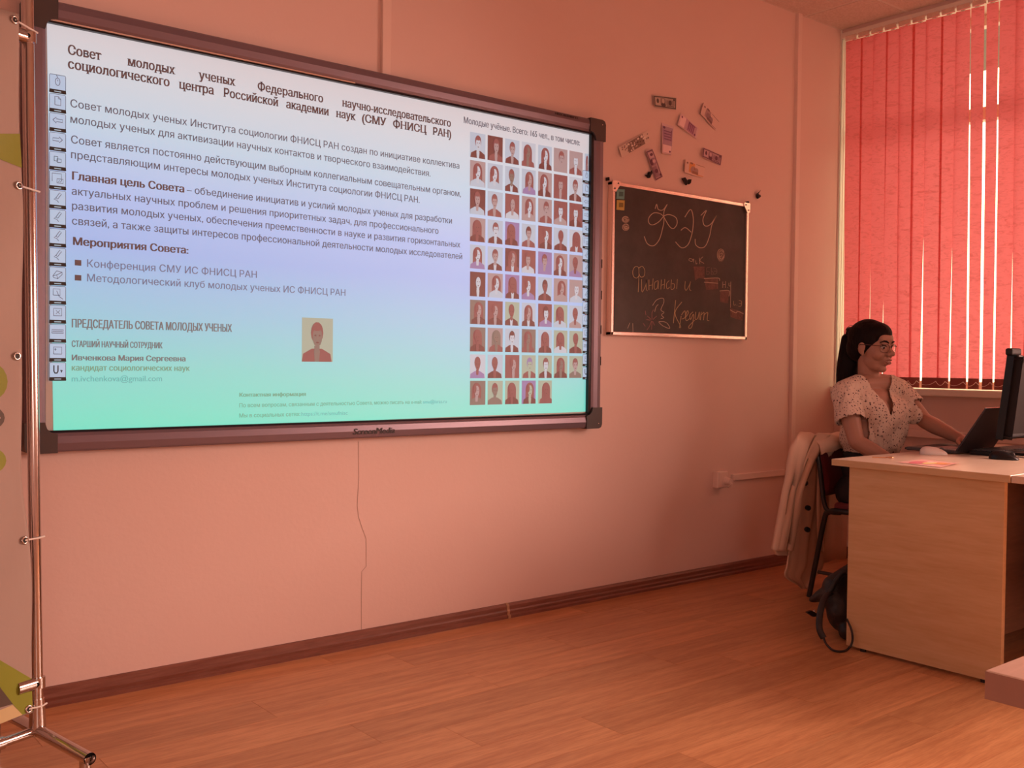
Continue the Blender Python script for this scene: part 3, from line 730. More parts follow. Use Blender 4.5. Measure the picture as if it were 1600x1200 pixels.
chalk(FIN, 'chalk_writing', M['chalky'], c4, 5)
KR = [[(712, 548), (690, 770)], [(772, 565), (705, 670), (760, 800), (745, 810)], [(765, 700), (748, 815)], [(768, 690), (800, 650), (805, 710), (770, 730)],
      [(810, 710), (835, 670), (825, 650), (808, 700), (815, 745), (845, 725)], [(880, 660), (850, 690), (855, 735), (885, 680), (872, 790), (850, 820), (838, 800), (895, 740)],
      [(905, 660), (900, 730), (925, 720), (940, 660), (938, 735)], [(958, 660), (950, 740)], [(958, 690), (985, 665), (980, 740)], [(985, 690), (1020, 665), (1015, 735), (1035, 745)]]
chalk(KR, 'chalk_writing', M['chalky'], c4, 6)
chalk([[(490, 600), (530, 545), (590, 530), (598, 570), (570, 640), (600, 665), (575, 690), (598, 715), (570, 725)], [(550, 755), (600, 755), (635, 775), (655, 820), (590, 795), (550, 760)], [(510, 660), (525, 610), (545, 590)]], 'chalk_drawing', M['chalk'], c4, 5)
chalk([[(480, 745), (460, 800), (435, 835)], [(485, 750), (480, 830)], [(490, 750), (510, 790)], [(478, 735), (440, 700)], [(485, 730), (485, 670), (500, 640)], [(470, 740), (430, 735)], [(492, 735), (530, 700)], [(420, 650), (425, 690)], [(400, 770), (420, 800)]], 'chalk_drawing', M['chalkr'], c4, 5)
chalk([[(272, 765), (250, 820)], [(300, 770), (302, 855)]], 'chalk_mark', M['chalk'], c4, 4)
chalk([[(880, 160), (850, 145), (840, 165), (870, 175), (885, 150), (885, 185)], [(905, 165), (908, 200), (920, 190)], [(940, 140), (945, 200)], [(975, 130), (945, 165), (985, 195)]], 'chalk_writing', M['chalk'], c4, 4)
chalk([[(1010, 235), (1010, 300)], [(1010, 235), (1040, 232)], [(1010, 270), (1035, 275), (1030, 300), (1010, 300)], [(1055, 235), (1055, 300), (1075, 290), (1060, 265)], [(1075, 240), (1105, 250), (1105, 290), (1075, 300)], [(1080, 270), (1105, 270)]], 'chalk_writing', M['chalkd'], c4, 5)
chalk([[(1165, 370), (1165, 430)], [(1165, 400), (1190, 395)], [(1192, 365), (1190, 430)], [(1208, 425), (1212, 430)], [(1225, 380), (1225, 410), (1240, 410)], [(1242, 370), (1240, 620)]], 'chalk_writing', M['chalk'], c4, 4)
chalk([[(1270, 555), (1272, 595), (1290, 590)], [(1300, 595), (1302, 600)], [(1320, 550), (1345, 560), (1340, 605), (1315, 605)], [(1322, 580), (1345, 580)]], 'chalk_writing', M['chalky'], c4, 4)
chalk([[(985, 340), (1120, 335), (1135, 360)], [(985, 375), (1120, 385)], [(1135, 460), (1225, 455), (1225, 510)], [(1235, 640), (1290, 670), (1310, 655), (1365, 680)]], 'chalk_line', M['chalk'], c4, 6)
mb = MB()
M['smudge'] = mat('chalk_smudge', (.24, .13, .11), .95, noise=(60, (.12, .075, .065)))
M['smudge2'] = mat('chalk_sketch', (.30, .22, .19), .95, noise=(220, (.09, .06, .05)))
def blob(pts, f, m, nm='chalk_patch'):
    b_ = MB(); b_.keep = True; b_.poly([f(p)+Vector((0, .0003, 0)) for p in pts]); return b_.build(nm, m, cb)
for pts in ([(885, 225), (990, 225), (990, 345), (935, 335), (900, 360)], [(990, 335), (1120, 340), (1120, 440), (1005, 450)], [(1140, 450), (1228, 455), (1215, 580), (1140, 565)], [(1235, 625), (1365, 660), (1355, 745), (1240, 710)]):
    blob(pts, c4, M['smudge'])
for cx, cy, rx, ry, f in ((232, 390, 38, 34, c3), (232, 460, 36, 36, c3), (1147, 115, 40, 65, c4)):
    blob(ell(cx, cy, rx, ry, 16), f, M['smudge2'], 'chalk_sketch')
    mbk = MB(); mbk.keep = True
    for k in range(4):
        ribbon(mbk, [Vector(p) for p in ell(cx+random.uniform(-8, 8), cy+random.uniform(-8, 8), rx*(.85-.2*k), ry*(.85-.2*k), 12)], 4, f)
    mbk.build('chalk_sketch', M['chalk'], cb)
# two stickers
for k, (y0, y1, c, lb) in enumerate((((95, 195, (.16, .36, .33), 'teal sticky note')), ((200, 300, (.55, .40, .10), 'yellow sticky note')))):
    P = [c3(p)+Vector((0, -.002, 0)) for p in ((145, y0), (220, y0+4), (215, y1), (140, y1-6))]
    s_ = MB().prism(P, (0, .002, 0)).build('sticky_note', mat('sticky', c, .7), cb); s_['label'] = lb
    q = [c3(p)+Vector((0, -.0026, 0)) for p in ((165, y0+25), (205, y0+28), (205, y1-30), (162, y1-30))]
    MB().poly(q).build('sticker_print', mat('sticker_print', tuple(v*.4 for v in c), .7), s_)

# ------------------------------------------------------------------ paper banknotes on the wall
def banknote(px, pal, lab, swap=False, curl=.012):
    c = [onY(*p) for p in px]
    o = thing('banknote', (sum((v.x for v in c))/4, WY-.004, min(v.z for v in c)), lab, 'banknote', 'play banknotes taped above the chalkboard')
    base, ink, acc, dk = pal
    def P(u, v, l=0):
        a = c[0].lerp(c[1], u); b = c[3].lerp(c[2], u); q = a.lerp(b, v)
        return Vector((q.x, WY-.0035-curl*(1-u)*(.6+.4*v)-.003*math.sin(u*6)*.5-.0009-l*.0007, q.z))
    mb = MB(); n = 8
    vs = [P(i/n, 0) for i in range(n+1)]+[P(i/n, 1) for i in range(n+1)]
    vb = [v+Vector((0, .0006, 0)) for v in vs]
    N = n+1
    mb.add(vs+vb, [[i, i+1, N+i+1, N+i] for i in range(n)]+[[2*N+i, 2*N+N+i, 2*N+N+i+1, 2*N+i+1] for i in range(n)]+[[0, N, 3*N, 2*N], [n, 2*N+n, 3*N+n, N+n]]+[[i, 2*N+i, 2*N+i+1, i+1] for i in range(n)]+[[N+i, N+i+1, 3*N+i+1, 3*N+i] for i in range(n)])
    mb.build('paper', mat('note_paper', base, .8), o)
    mb = MB(); mb.keep = True
    def rect(u0, v0, u1, v1, mi, l=1):
        k = 4
        for i in range(k):
            a, b = u0+(u1-u0)*i/k, u0+(u1-u0)*(i+1)/k
            mb.poly([P(a, v0, l), P(b, v0, l), P(b, v1, l), P(a, v1, l)], mi)
    def oval(u, v, ru, rv, mi, l=2): mb.poly([P(x, y, l) for x, y in ell(u, v, ru, rv, 10)], mi)
    return o, mb, rect, oval, [mat('note_ink', ink, .8), mat('note_accent', acc, .8), mat('note_dark', dk, .8), mat('note_pale', tuple(min(v*1.25, 1) for v in base), .8)]
def dollar(px, lab, pal=((.50, .42, .36), (.34, .27, .24), (.42, .34, .30), (.12, .09, .09))):
    o, mb, rect, oval, ms = banknote(px, pal, lab)
    rect(.02, .05, .98, .13, 2); rect(.02, .87, .98, .95, 2); rect(.02, .05, .05, .95, 2); rect(.95, .05, .98, .95, 2)
    rect(.07, .2, .27, .8, 3); oval(.16, .45, .05, .22, 2); oval(.40, .5, .13, .40, 0); oval(.39, .42, .06, .22, 3, 3); oval(.40, .75, .11, .18, 2, 3); oval(.72, .5, .07, .22, 2); rect(.55, .3, .92, .7, 0, 1)
    rect(.85, .15, .93, .3, 2, 3); rect(.56, .76, .9, .82, 2, 3)
    mb.build('print', ms, o)
def euro(px, lab, pal, k=0):
    o, mb, rect, oval, ms = banknote(px, pal, lab)
    rect(.05, .10, .30, .90, 3); rect(.30, .05, .92, .95, 0); rect(.45, .12, .80, .88, 1, 2); oval(.10, .2, .035, .09, 2)
    for q in range(4): rect(.48+q*.09, .18, .51+q*.09, .82, 2, 3)
    rect(.47, .14, .83, .2, 2, 3); oval(.87, .8, .04, .1, 2, 3)
    mb.build('print', ms, o)
def rouble(px, lab, pal):
    o, mb, rect, oval, ms = banknote(px, pal, lab)
    rect(.0, .02, .02, .98, 2); oval(.12, .2, .04, .08, 2); rect(.22, .1, .5, .85, 1); oval(.42, .62, .14, .3, 0); oval(.6, .6, .10, .22, 0); rect(.25, .08, .38, .22, 2, 3)
    rect(.55, .08, .97, .12, 2); rect(.6, .86, .98, .92, 1); rect(.38, .7, .7, .9, 2, 3); oval(.5, .5, .03, .12, 2, 3)
    mb.build('print', ms, o)
dollar([(1018, 149.5), (1056, 153), (1055.5, 172), (1018.5, 167.5)], 'grey paper banknote pinned highest above the chalkboard')
rouble([(1096, 161), (1124, 190), (1117, 204), (1090, 178)], ('tilted pale banknote with a dark picture, nearest the window'), ((.78, .58, .52), (.36, .24, .26), (.50, .34, .34), (.24, .14, .15)))
euro([(1061, 177.5), (1091, 201), (1087, 217), (1055, 196)], 'tilted violet and pink banknote beside the upright one', ((.76, .56, .58), (.60, .38, .46), (.48, .25, .38), (.26, .10, .18)))
euro([(1046, 243), (1052, 198), (1033, 192), (1030.5, 240)], 'upright lilac banknote hanging with its long side vertical', ((.72, .54, .56), (.50, .34, .44), (.44, .28, .42), (.24, .12, .2)))
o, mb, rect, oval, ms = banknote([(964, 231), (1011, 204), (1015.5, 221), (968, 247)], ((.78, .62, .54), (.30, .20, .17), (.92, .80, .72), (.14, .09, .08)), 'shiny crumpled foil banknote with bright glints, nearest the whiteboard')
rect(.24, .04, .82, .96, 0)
for _ in range(34):  # glints of the crumpled foil painted as pale and dark ovals
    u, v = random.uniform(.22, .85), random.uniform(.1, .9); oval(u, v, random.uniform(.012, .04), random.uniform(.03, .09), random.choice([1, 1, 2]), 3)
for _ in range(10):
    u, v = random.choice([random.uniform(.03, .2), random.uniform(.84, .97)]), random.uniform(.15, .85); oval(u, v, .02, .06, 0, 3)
mb.build('print', ms, o)
PV = ((.56, .38, .42), (.40, .24, .30), (.42, .25, .32), (.17, .07, .11))
dollar([(1005, 237.5), (1016.5, 233), (1035, 276.5), (1023.5, 283)][1:] + [(1005, 237.5)], 'narrow mauve banknote hanging steeply beside a black ornament', PV)
rouble([(1067.5, 249.5), (1101, 260), (1098, 278.5), (1065, 270)], 'pale banknote with an orange patch, just above the chalkboard', ((.82, .60, .52), (.46, .30, .26), (.80, .38, .14), (.38, .20, .14)))
dollar([(1096, 231), (1127.5, 243), (1125, 259), (1093.5, 246)], 'mauve banknote with dark border, lowest on the window side', PV)
# black wall ornaments
def ornament(pts_list, lab, org):
    c = onY(*org); o = None; mb = MB()
    for pts, d0, d1 in pts_list:
        P = [onY(x, y) for x, y in pts]; m_ = len(P)
        P = [Vector((p.x, WY-d0-(d1-d0)*i/m_ , p.z)) for i, p in enumerate(P)]
        mb.prism(P, (0, .004, 0))
    mb.ball((c.x, WY-.008, c.z), (.011, .009, .016), sub=2)
    tag(mb.build('wall_ornament', M['black']), lab, 'ornament', 'small black ornaments on the wall')
ornament([([(1063.5, 279), (1068, 277.5), (1071, 283), (1068, 288), (1064.5, 286)], .01, .022), ([(1071, 284), (1073.5, 280.5), (1077, 281), (1075, 287), (1071.5, 289)], .01, .025)], 'small black two-lobed ornament centred above the chalkboard', (1070, 285))
ornament([([(1016.5, 266.5), (1017, 271), (1013, 275.5), (1010, 273.5)], .01, .022), ([(1005.5, 274), (1010.5, 273), (1011, 277), (1009, 279)], .01, .02)], 'small black ornament tucked beside the steep mauve banknote', (1012.5, 273.5))
ornament([([(1186.5, 297.5), (1182.5, 303), (1180, 305.5), (1179, 302.5), (1182, 301)], .01, .022), ([(1179.5, 305), (1185, 304.5), (1185.5, 307.5), (1182, 310), (1179.5, 308.5)], .01, .025)], 'small black ornament with a thin upward tip, off the chalkboard corner', (1182, 306.5))

# ------------------------------------------------------------------ teacher desk
DZ = .755; DX0, DX1, DY0, DY1 = 3.565, 4.93, 1.70, 2.305
dk = thing('teacher_desk', (4.2, 2.0, 0), 'pale beech teacher desk with a wide side panel, holding the laptop', 'desk')
dt = MB().rbox((DX0-.02, DY0-.08, DZ-.026), (DX1+.02, DY1+.02, DZ), .002).build('desk_top', M['desktop'], dk)
MB().box((DX0-.022, DY0-.08, DZ-.0255), (DX0-.019, DY1+.02, DZ-.001)).build('edge_band', M['desk'], dt)
MB().rbox((3.58, 1.655, .012), (3.604, 2.268, DZ-.026), .001).build('side_panel', M['desk'], dk)
MB().rbox((4.876, 1.655, .012), (4.90, 2.268, DZ-.026), .001).build('side_panel', M['desk'], dk)
MB().rbox((3.604, 1.80, .10), (4.876, 1.818, DZ-.026), .001).build('modesty_panel', M['deskdark'], dk)
for fx_ in (3.592, 4.888):
    for fy_ in (1.72, 2.2): MB().tube([(fx_, fy_, 0), (fx_, fy_, .014)], .011, 10).build('foot', M['black'], dk)
MB().rbox((3.70, 1.79, 0), (3.78, 1.83, .10), .004).build('floor_bracket', M['black'], dk)
# joined neighbour desk to the right
DN = thing('joined_desk', (4.2, 1.3, 0), 'pale desk joined flush to the right end of the teacher desk', 'desk')
MB().rbox((DX0-.02, 1.05, DZ-.026), (DX1+.02, DY0-.0835, DZ-.0005), .002).build('desk_top', M['desktop'], DN)
MB().rbox((3.95, 1.10, .012), (3.974, 1.56, DZ-.026), .001).build('side_panel', M['deskdark'], DN)
MB().rbox((4.876, 1.10, .012), (4.90, 1.56, DZ-.026), .001).build('side_panel', M['deskdark'], DN)
MB().rbox((3.974, 1.55, .10), (4.876, 1.568, DZ-.026), .001).build('modesty_panel', M['deskdark'], DN)
for fx_ in (3.962, 4.888):
    for fy_ in (1.15, 1.5): MB().tube([(fx_, fy_, 0), (fx_, fy_, .014)], .011, 10).build('foot', M['black'], DN)
# student table, its corner in the foreground
c = onZ(1540, 1047, DZ)
ST = thing('student_table', (c.x+.4, c.y-.25, 0), 'pale pink student table, only its corner showing in the foreground', 'table')
MB().rbox((c.x, c.y-.5, DZ-.036), (c.x+1.1, c.y, DZ), .0015).build('table_top', mat('student_table_top', (.80, .60, .48), .45, noise=(14, (.74, .54, .42), (.6, 12, 1))), ST)
MB().box((c.x-.001, c.y-.5, DZ-.0355), (c.x+.0008, c.y, DZ-.0015)).build('edge_band', mat('edge_band', (.36, .20, .15), .5), ST)  # darker strip along this edge only, the shade of that side in its colour
MB().rbox((c.x+.16, c.y-.14, DZ-.12), (c.x+1.0, c.y-.122, DZ-.036), .002).build('apron', M['deskdark'], ST)
for lx, ly in ((.13, -.16), (1.0, -.16), (.13, -.45), (1.0, -.45)):
    MB().rbox((c.x+lx, c.y+ly, 0), (c.x+lx+.028, c.y+ly+.028, DZ-.036), .004).build('leg', M['darkgrey'], ST)

# ------------------------------------------------------------------ things on the desk
Z = DZ
# laptop
lp = thing('laptop', (4.35, 2.25, Z), 'open dark laptop, lid back towards the whiteboard side of the desk', 'laptop')
LX0, LX1, LH, LF = 4.19, 4.515, 2.148, 2.375
MB().rbox((LX0, LH, Z+.002), (LX1, LF, Z+.017), .004).build('base', M['darkgrey'], lp)
top = onX(1532, 647, LX0); tv = (Vector((0, top.y-LH, top.z-(Z+.017)))).normalized()
nrm = Vector((0, -tv.z, tv.y))
H_ = .225
def slabq(p, w_, h_, t_, nm, m, par, off=0, ex=0, ez=0):
    p = Vector(p); xv = Vector((1, 0, 0)); mb = MB()
    A = [p+xv*ex+tv*ez+nrm*off, p+xv*(w_-ex)+tv*ez+nrm*off, p+xv*(w_-ex)+tv*(h_-ez)+nrm*off, p+xv*ex+tv*(h_-ez)+nrm*off]
    mb.prism(A, nrm*t_); return mb.build(nm, m, par)
M['lid'] = mat('laptop_lid', (.040, .030, .033), .45, .2)
lid = slabq((LX0, LH, Z+.015), LX1-LX0, H_, .006, 'lid', M['lid'], lp)
slabq((LX0, LH, Z+.015), LX1-LX0, H_, .0015, 'screen', M['blackgloss'], lid, -.0016, .008, .01)
slabq((LX0, LH, Z+.015+.0), LX1-LX0, H_, .007, 'lid_edge', M['alu_lt'], lid, -.0005, .0, H_*.0) if False else None
MB().tube([Vector((LX0, LH, Z+.015))+tv*H_+nrm*.003, Vector((LX1, LH, Z+.015))+tv*H_+nrm*.003], .0028, 6).build('lid_edge', M['alu_lt'], lid)
kb = MB()
for r_ in range(5):
    for k in range(14): kb.box((LX0+.022+k*.0203, LH+.035+r_*.019, Z+.017), (LX0+.022+k*.0203+.0175, LH+.035+r_*.019+.016, Z+.0195))
o = kb.build('keys', mat('laptop_keys', (.35, .27, .27), .5), lp); o['kind'] = 'stuff'
MB().box((LX0+.11, LF-.085, Z+.017), (LX0+.21, LF-.02, Z+.0176)).build('touchpad', M['black'], lp)
# monitor seen from behind
MX0 = 4.18
tb = onX(1561.5, 686, MX0); tt = onX(1579.5, 556, MX0)
mo = thing('monitor', (MX0+.3, tb.y, Z), 'black computer monitor seen from behind, a webcam clipped on top', 'monitor')
mv = (tt-tb); mh = mv.length; mv.normalize(); mv.x = 0; mn = Vector((0, -mv.z, mv.y)).normalized()
MW = .61
def mq(x0, x1, h0, h1, o0, o1, nm, m, par, bev=.004):
    bm = bmesh.new(); bmesh.ops.create_cube(bm, size=1)
    xv = Vector((1, 0, 0))
    for v in bm.verts:
        X = x0+(x1-x0)*(v.co.x+.5); Hh = h0+(h1-h0)*(v.co.z+.5); O = o0+(o1-o0)*(v.co.y+.5)
        v.co = Vector((MX0, tb.y, tb.z))+xv*X+mv*Hh+mn*O
    bmesh.ops.bevel(bm, geom=bm.edges[:]+bm.verts[:], offset=bev, segments=2, profile=.5, affect='EDGES')
    return MB().bm(bm).build(nm, m, par)
M['monback'] = mat('monitor_back', (.014, .010, .010), .55, spec=.2)
mq(0, MW, 0, mh, -.012, .010, 'bezel', M['blackgloss'], mo)
mq(.012, MW-.012, .014, mh-.012, .008, .034, 'back_shell', M['monback'], mo, .012)
mq(.012, MW-.012, .014, mh-.012, -.0135, -.011, 'screen', M['blackgloss'], mo, .001)
mq(.17, MW-.17, .10, mh-.09, .030, .052, 'vesa_housing', M['monback'], mo, .008)
mq(.08, .2, mh-.03, mh-.006, .032, .037, 'vent', M['black'], mo, .001)
cx_ = MX0+MW/2
MB().tube([Vector((cx_, tb.y-.065, Z+.01)), Vector((cx_, tb.y-.075, Z+.25))], .022, 12).build('stand_post', M['blackgloss'], mo)
MB().rbox((cx_-.12, tb.y-.16, Z), (cx_+.12, tb.y+.04, Z+.012), .005).build('stand_foot', M['blackgloss'], mo)
MB().tube([(cx_-.10, tb.y-.04, Z+.10), (cx_-.11, tb.y-.05, Z+.03), (cx_-.16, tb.y-.06, Z+.006), (cx_-.05, tb.y-.18, Z+.005)], .004, 7).build('cable', M['black'], mo)
# webcam
wc = onX(1583.5, 549.5, MX0+.045)
we = thing('webcam', (wc.x, wc.y, wc.z-.02), 'small black webcam clipped to the top edge of the monitor', 'webcam')
MB().rbox((wc.x-.042, wc.y-.016, wc.z-.016), (wc.x+.042, wc.y+.016, wc.z+.014), .008).build('body', M['black'], we)
MB().tube([(wc.x, wc.y+.014, wc.z), (wc.x, wc.y+.019, wc.z)], .009, 12).build('lens', M['blackgloss'], we)
MB().rbox((wc.x-.015, wc.y-.030, wc.z-.035), (wc.x+.02, wc.y-.018, wc.z-.014), .003).build('clip', M['darkgrey'], we)
# second keyboard on the desk behind the mouse
ky = thing('keyboard', (4.36, 2.02, Z), 'black keyboard lying on the desk behind the dark mouse', 'keyboard')
MB().rbox((4.24, 1.995, Z), (4.66, 2.115, Z+.018), .004).build('body', M['black'], ky)
kb = MB()
for r_ in range(5):
    for k in range(20): kb.box((4.25+k*.0202, 2.002+r_*.0215, Z+.018), (4.25+k*.0202+.017, 2.002+r_*.0215+.017, Z+.023))
o = kb.build('keys', M['darkgrey'], ky); o['kind'] = 'stuff'
# mice
def mouse(name, c, ang, ln, wd, hh, m1, m2, lab):
    o = thing(name, (c[0], c[1], Z), lab, 'mouse')
    T = Matrix.Translation((c[0], c[1], Z)) @ Matrix.Rotation(ang, 4, 'Z')
    bm = bmesh.new(); bmesh.ops.create_uvsphere(bm, u_segments=24, v_segments=16, radius=1)
    for v in bm.verts:
        x, y, z = v.co
        z2 = max(z, -.15); k = (1-.12*x); hz = hh*(.72-.28*x) if z2 > 0 else hh*.6
        v.co = Vector((math.copysign(abs(x)**.85, x)*ln/2, math.copysign(abs(y)**.8, y)*wd/2*k, (z2*1.25+.15)*hz/1.15))
    MB().bm(bm, smooth=True, mtx=T).build('shell', m1, o)
    w_ = MB().tube([T @ Vector((ln*.28, -.004, hh*.60)), T @ Vector((ln*.28, .004, hh*.60))], .009, 12).build('scroll_wheel', m2, o)
    b_ = MB(); b_.keep = True
    b_.box((0, 0, 0), (0, 0, 0)) if False else None
    return o, T
wm = onZ(1461, 705, Z); ax = (onZ(1481, 711, Z)-onZ(1441, 710, Z)); an = math.atan2(ax.y, ax.x)
wm = onZ(1461, 711, Z)+Vector((.024, .020, 0)); mouse('computer_mouse', (wm.x, wm.y), an, .112, .066, .036, mat('mouse_white', (.80, .72, .68), .35), M['darkgrey'], 'white computer mouse in front of the laptop')
bmx = onZ(1569, 719, Z)+Vector((.03, .015, 0)); mouse('computer_mouse', (bmx.x, bmx.y), R(-84), .115, .062, .036, M['blackgloss'], M['darkgrey'], 'dark grey computer mouse in front of the monitor')
q = onZ(1590, 717, Z); cbl = tag(MB().tube(smoothline([(q.x, q.y, Z+.008), (q.x+.02, q.y-.06, Z+.004), (q.x+.1, q.y-.18, Z+.003), (q.x+.25, q.y-.22, Z+.003)]), .002, 6).build('mouse_cable', M['darkgrey']), 'thin grey cable running from the dark mouse', 'cable')
# pen behind the white mouse
p0, p1 = onZ(1422, 701.5, Z), onZ(1442, 702.5, Z)
ph = thing('phone', ((p0.x+p1.x)/2, (p0.y+p1.y)/2, Z), 'thin black phone lying behind the white mouse', 'phone')
MB().rbox((p0.x-.03, p1.y-.02, Z), (p0.x+.05, p0.y+.01, Z+.009), .003).build('body', M['black'], ph)
MB().box((p0.x-.026, p1.y-.016, Z+.009), (p0.x+.046, p0.y+.006, Z+.0094)).build('screen', M['blackgloss'], ph)
# bright leaflet, and a sheet
P = [onZ(*p, Z+.001) for p in ((1402, 722.5), (1440, 717.5), (1502, 725), (1470, 730.5))]
lf = thing('leaflet', (P[0].x, P[0].y, Z), 'pink and orange printed leaflet on the desk edge', 'leaflet')
n = 6; mb = MB()
def LP(u, v, h=0):
    a = P[0].lerp(P[3], u); b = P[1].lerp(P[2], u); q = a.lerp(b, v); return Vector((q.x, q.y, Z+.0015+.012*max(u-.75, 0)**2*16*v*.6+h))
for i in range(n):
    for j in range(n):
        u0, u1, v0, v1 = i/n, (i+1)/n, j/n, (j+1)/n
        mb.add([LP(u0, v0), LP(u1, v0), LP(u1, v1), LP(u0, v1)], [(0, 1, 2, 3)], 0, True)
mb.build('sheet', mat('leaflet_pink', (.85, .50, .45), .4), lf)
for (u, v, ru, rv, c) in ((.30, .35, .16, .28, (.70, .18, .24)), (.52, .45, .12, .25, (.90, .72, .30)), (.72, .6, .2, .2, (.80, .34, .12)), (.45, .62, .06, .10, (.9, .85, .75))):
    mb = MB(); mb.keep = True; mb.poly([LP(x, y, .0008+c[1]*.0006) for x, y in ell(u, v, ru, rv, 14)]); mb.build('printed_patch', mat('leaflet_print', c, .4), lf)
# key
p0, p1 = onZ(1363, 715.5, Z), onZ(1385, 716, Z)
k_ = thing('key', (p0.x, p0.y, Z), 'small brass key with a ring at the corner of the desk', 'key')
M['brass'] = mat('brass', (.70, .38, .20), .3, .9)
MB().tube([(p0.x, p0.y, Z+.003), (p1.x, p1.y, Z+.003)], .0022, 6).build('blade', M['brass'], k_)
d = (p1-p0).normalized()
ring = [(p1.x+d.x*.014+.013*math.cos(a), p1.y+d.y*.014+.013*math.sin(a), Z+.004) for a in [R(t) for t in range(0, 361, 30)]]
MB().tube(ring, .0022, 6, cap=False).build('bow', M['brass'], k_)
#@@PART2
# ------------------------------------------------------------------ banner stand on the left
J = onD(58.6, 1141, 2.70); T0 = onD(43, 20, 2.70)
ax = (T0-J)/(T0.z-J.z)
def pole(z): return J + ax*(z-J.z)
bs = thing('banner_stand', (J.x, J.y, 0), 'chrome tube frame of a banner stand at the left edge', 'stand')
TR = .0155
MB().tube([pole(J.z+.02), pole(2.30)], TR, 20).build('upright', M['chrome'], bs)
MB().tube([pole(J.z-.012), pole(J.z+.02), pole(J.z+.085)], [.022, .021, .0185], 18).build('socket_joint', M['chrome'], bs)
cbp = onZ(0, 1167.5, J.z-.01); bd = (cbp-J); bd.z = 0; bd.normalize()           # direction of the banner
le = onZ(140.7, 1186, J.z+.0); ld = (le-J); ld.z = 0; LL = ld.length; ld.normalize()
legm = MB().tube([J+Vector((0, 0, 0)), J+ld*LL], TR*1.02, 18, cap=False).tube([J+ld*(LL-.0), J+ld*(LL-.02)], [TR*.85, TR*.85], 18, cap=False)
leg = legm.build('leg', M['chrome'], bs)
MB().tube([J+ld*(LL-.018), J+ld*(LL-.03)], TR*.95, 14).build('tube_hollow', M['black'], leg)
MB().tube([Vector((J.x, J.y, 0))+ld*(LL-.025), Vector((J.x, J.y, J.z))+ld*(LL-.025)], TR*.9, 14).build('foot_post', M['chrome'], leg)
leg = MB().tube([J, J-ld*(LL)], TR*1.02, 18).build('leg', M['chrome'], bs)
MB().tube([Vector((J.x, J.y, 0))-ld*(LL-.025), Vector((J.x, J.y, J.z))-ld*(LL-.025)], TR*.9, 14).build('foot_post', M['chrome'], leg)
MB().tube([J+bd*.0, J+bd*.11], TR*.85, 16).tube([J+bd*.10, J+bd*.125], TR*1.1, 16).tube([J+bd*.12, J+bd*1.6], TR, 16).build('bottom_bar', M['chrome'], bs)
def clamp(z):
    p = pole(z); o = MB().tube([p-ax*.014, p+ax*.014], TR*1.35, 18).tube([p, p+bd*.03, p+bd*.062], [.0195, .0195, .0195], 16).build('clamp', M['chrome'], bs)
    MB().tube([p+Vector((-.2, -.98, 0))*(TR*1.3), p+Vector((-.2, -.98, 0))*(TR*1.3+.003)], .006, 12).build('hex_screw', M['black'], o)
    MB().tube([p+bd*.062, p+bd*1.6], .010, 12).build('cross_bar', M['chrome'], o); return p
zc1 = onD(40, 59, 2.70).z; zc2 = onD(55, 1066, 2.70).z
clamp(zc1); clamp(zc2)
# far upright closing the frame, outside the picture
fp = J+bd*1.6
MB().tube([Vector((fp.x, fp.y, 0)), Vector((fp.x, fp.y, 2.30))], TR, 14).build('upright', M['chrome'], bs)
# the banner
NRM = Vector((-bd.y, bd.x, 0));
if NRM.y > 0: NRM = -NRM                       # towards the camera side
def onB(x, y, off=.0):
    """pixel to the banner plane (through the upright, along bd)"""
    P0 = J+NRM*off; d = Vector(ray(x, y)); c_ = Vector(CP); t = (P0-c_).dot(NRM)/d.dot(NRM); return c_+d*t
BO = -.004
bn = thing('banner', (J.x+bd.x*.4, J.y+bd.y*.4, .2), 'pale pink fabric banner with green and dark shapes, tied to the chrome stand', 'banner')
edge_px = [(33.5, 21), (33.8, 120), (34.5, 250), (36, 400), (36.5, 500), (35.5, 600), (35.5, 700), (38, 760), (44, 830), (46.5, 900), (48, 1000), (48.5, 1060), (48.3, 1113)]
ztop = onB(33, 21).z; slope_t = None
E_ = smoothline([(e[1], e[0], 0) for e in edge_px], 4)
def uu(x, y):
    p = onB(x, y)-J; return p.x*bd.x+p.y*bd.y, p.z+J.z
WB = 1.5
rowsB = []
for e in E_:
    u, z = uu(e[1], e[0]); rowsB.append((u, z))
mb = MB(); vs = []; n = 26
def wave(u, z): return .006*math.sin(u*9+z*2.3)+.008*math.sin(z*5.1+u*4)*math.exp(-abs(u-.1)*4)+.004*math.sin(z*13+u*21)
dzc = 0
zb0 = uu(0, 1149)[1]; ub0 = uu(0, 1149)[0]
for u, z in rowsB:
    for k in range(n+1):
        f = (k/n)**1.6; U = u+(WB-u)*f; vs.append(J+bd*U+NRM*(BO+wave(U, z))+Vector((0, 0, z-J.z)))
NB = n+1; fs = []
for i in range(len(rowsB)-1):
    for k in range(n): fs.append([i*NB+k, i*NB+k+1, (i+1)*NB+k+1, (i+1)*NB+k])
mb.add(vs, fs, 0, True)
M['banner'] = mat('banner_fabric', (.43, .33, .28), .6, bump=(7, .5, (1, 1, .5)))
fab = mb.build('fabric', M['banner'], bn)
so_ = fab.modifiers.new('s', 'SOLIDIFY'); so_.thickness = .0012; so_.offset = 0
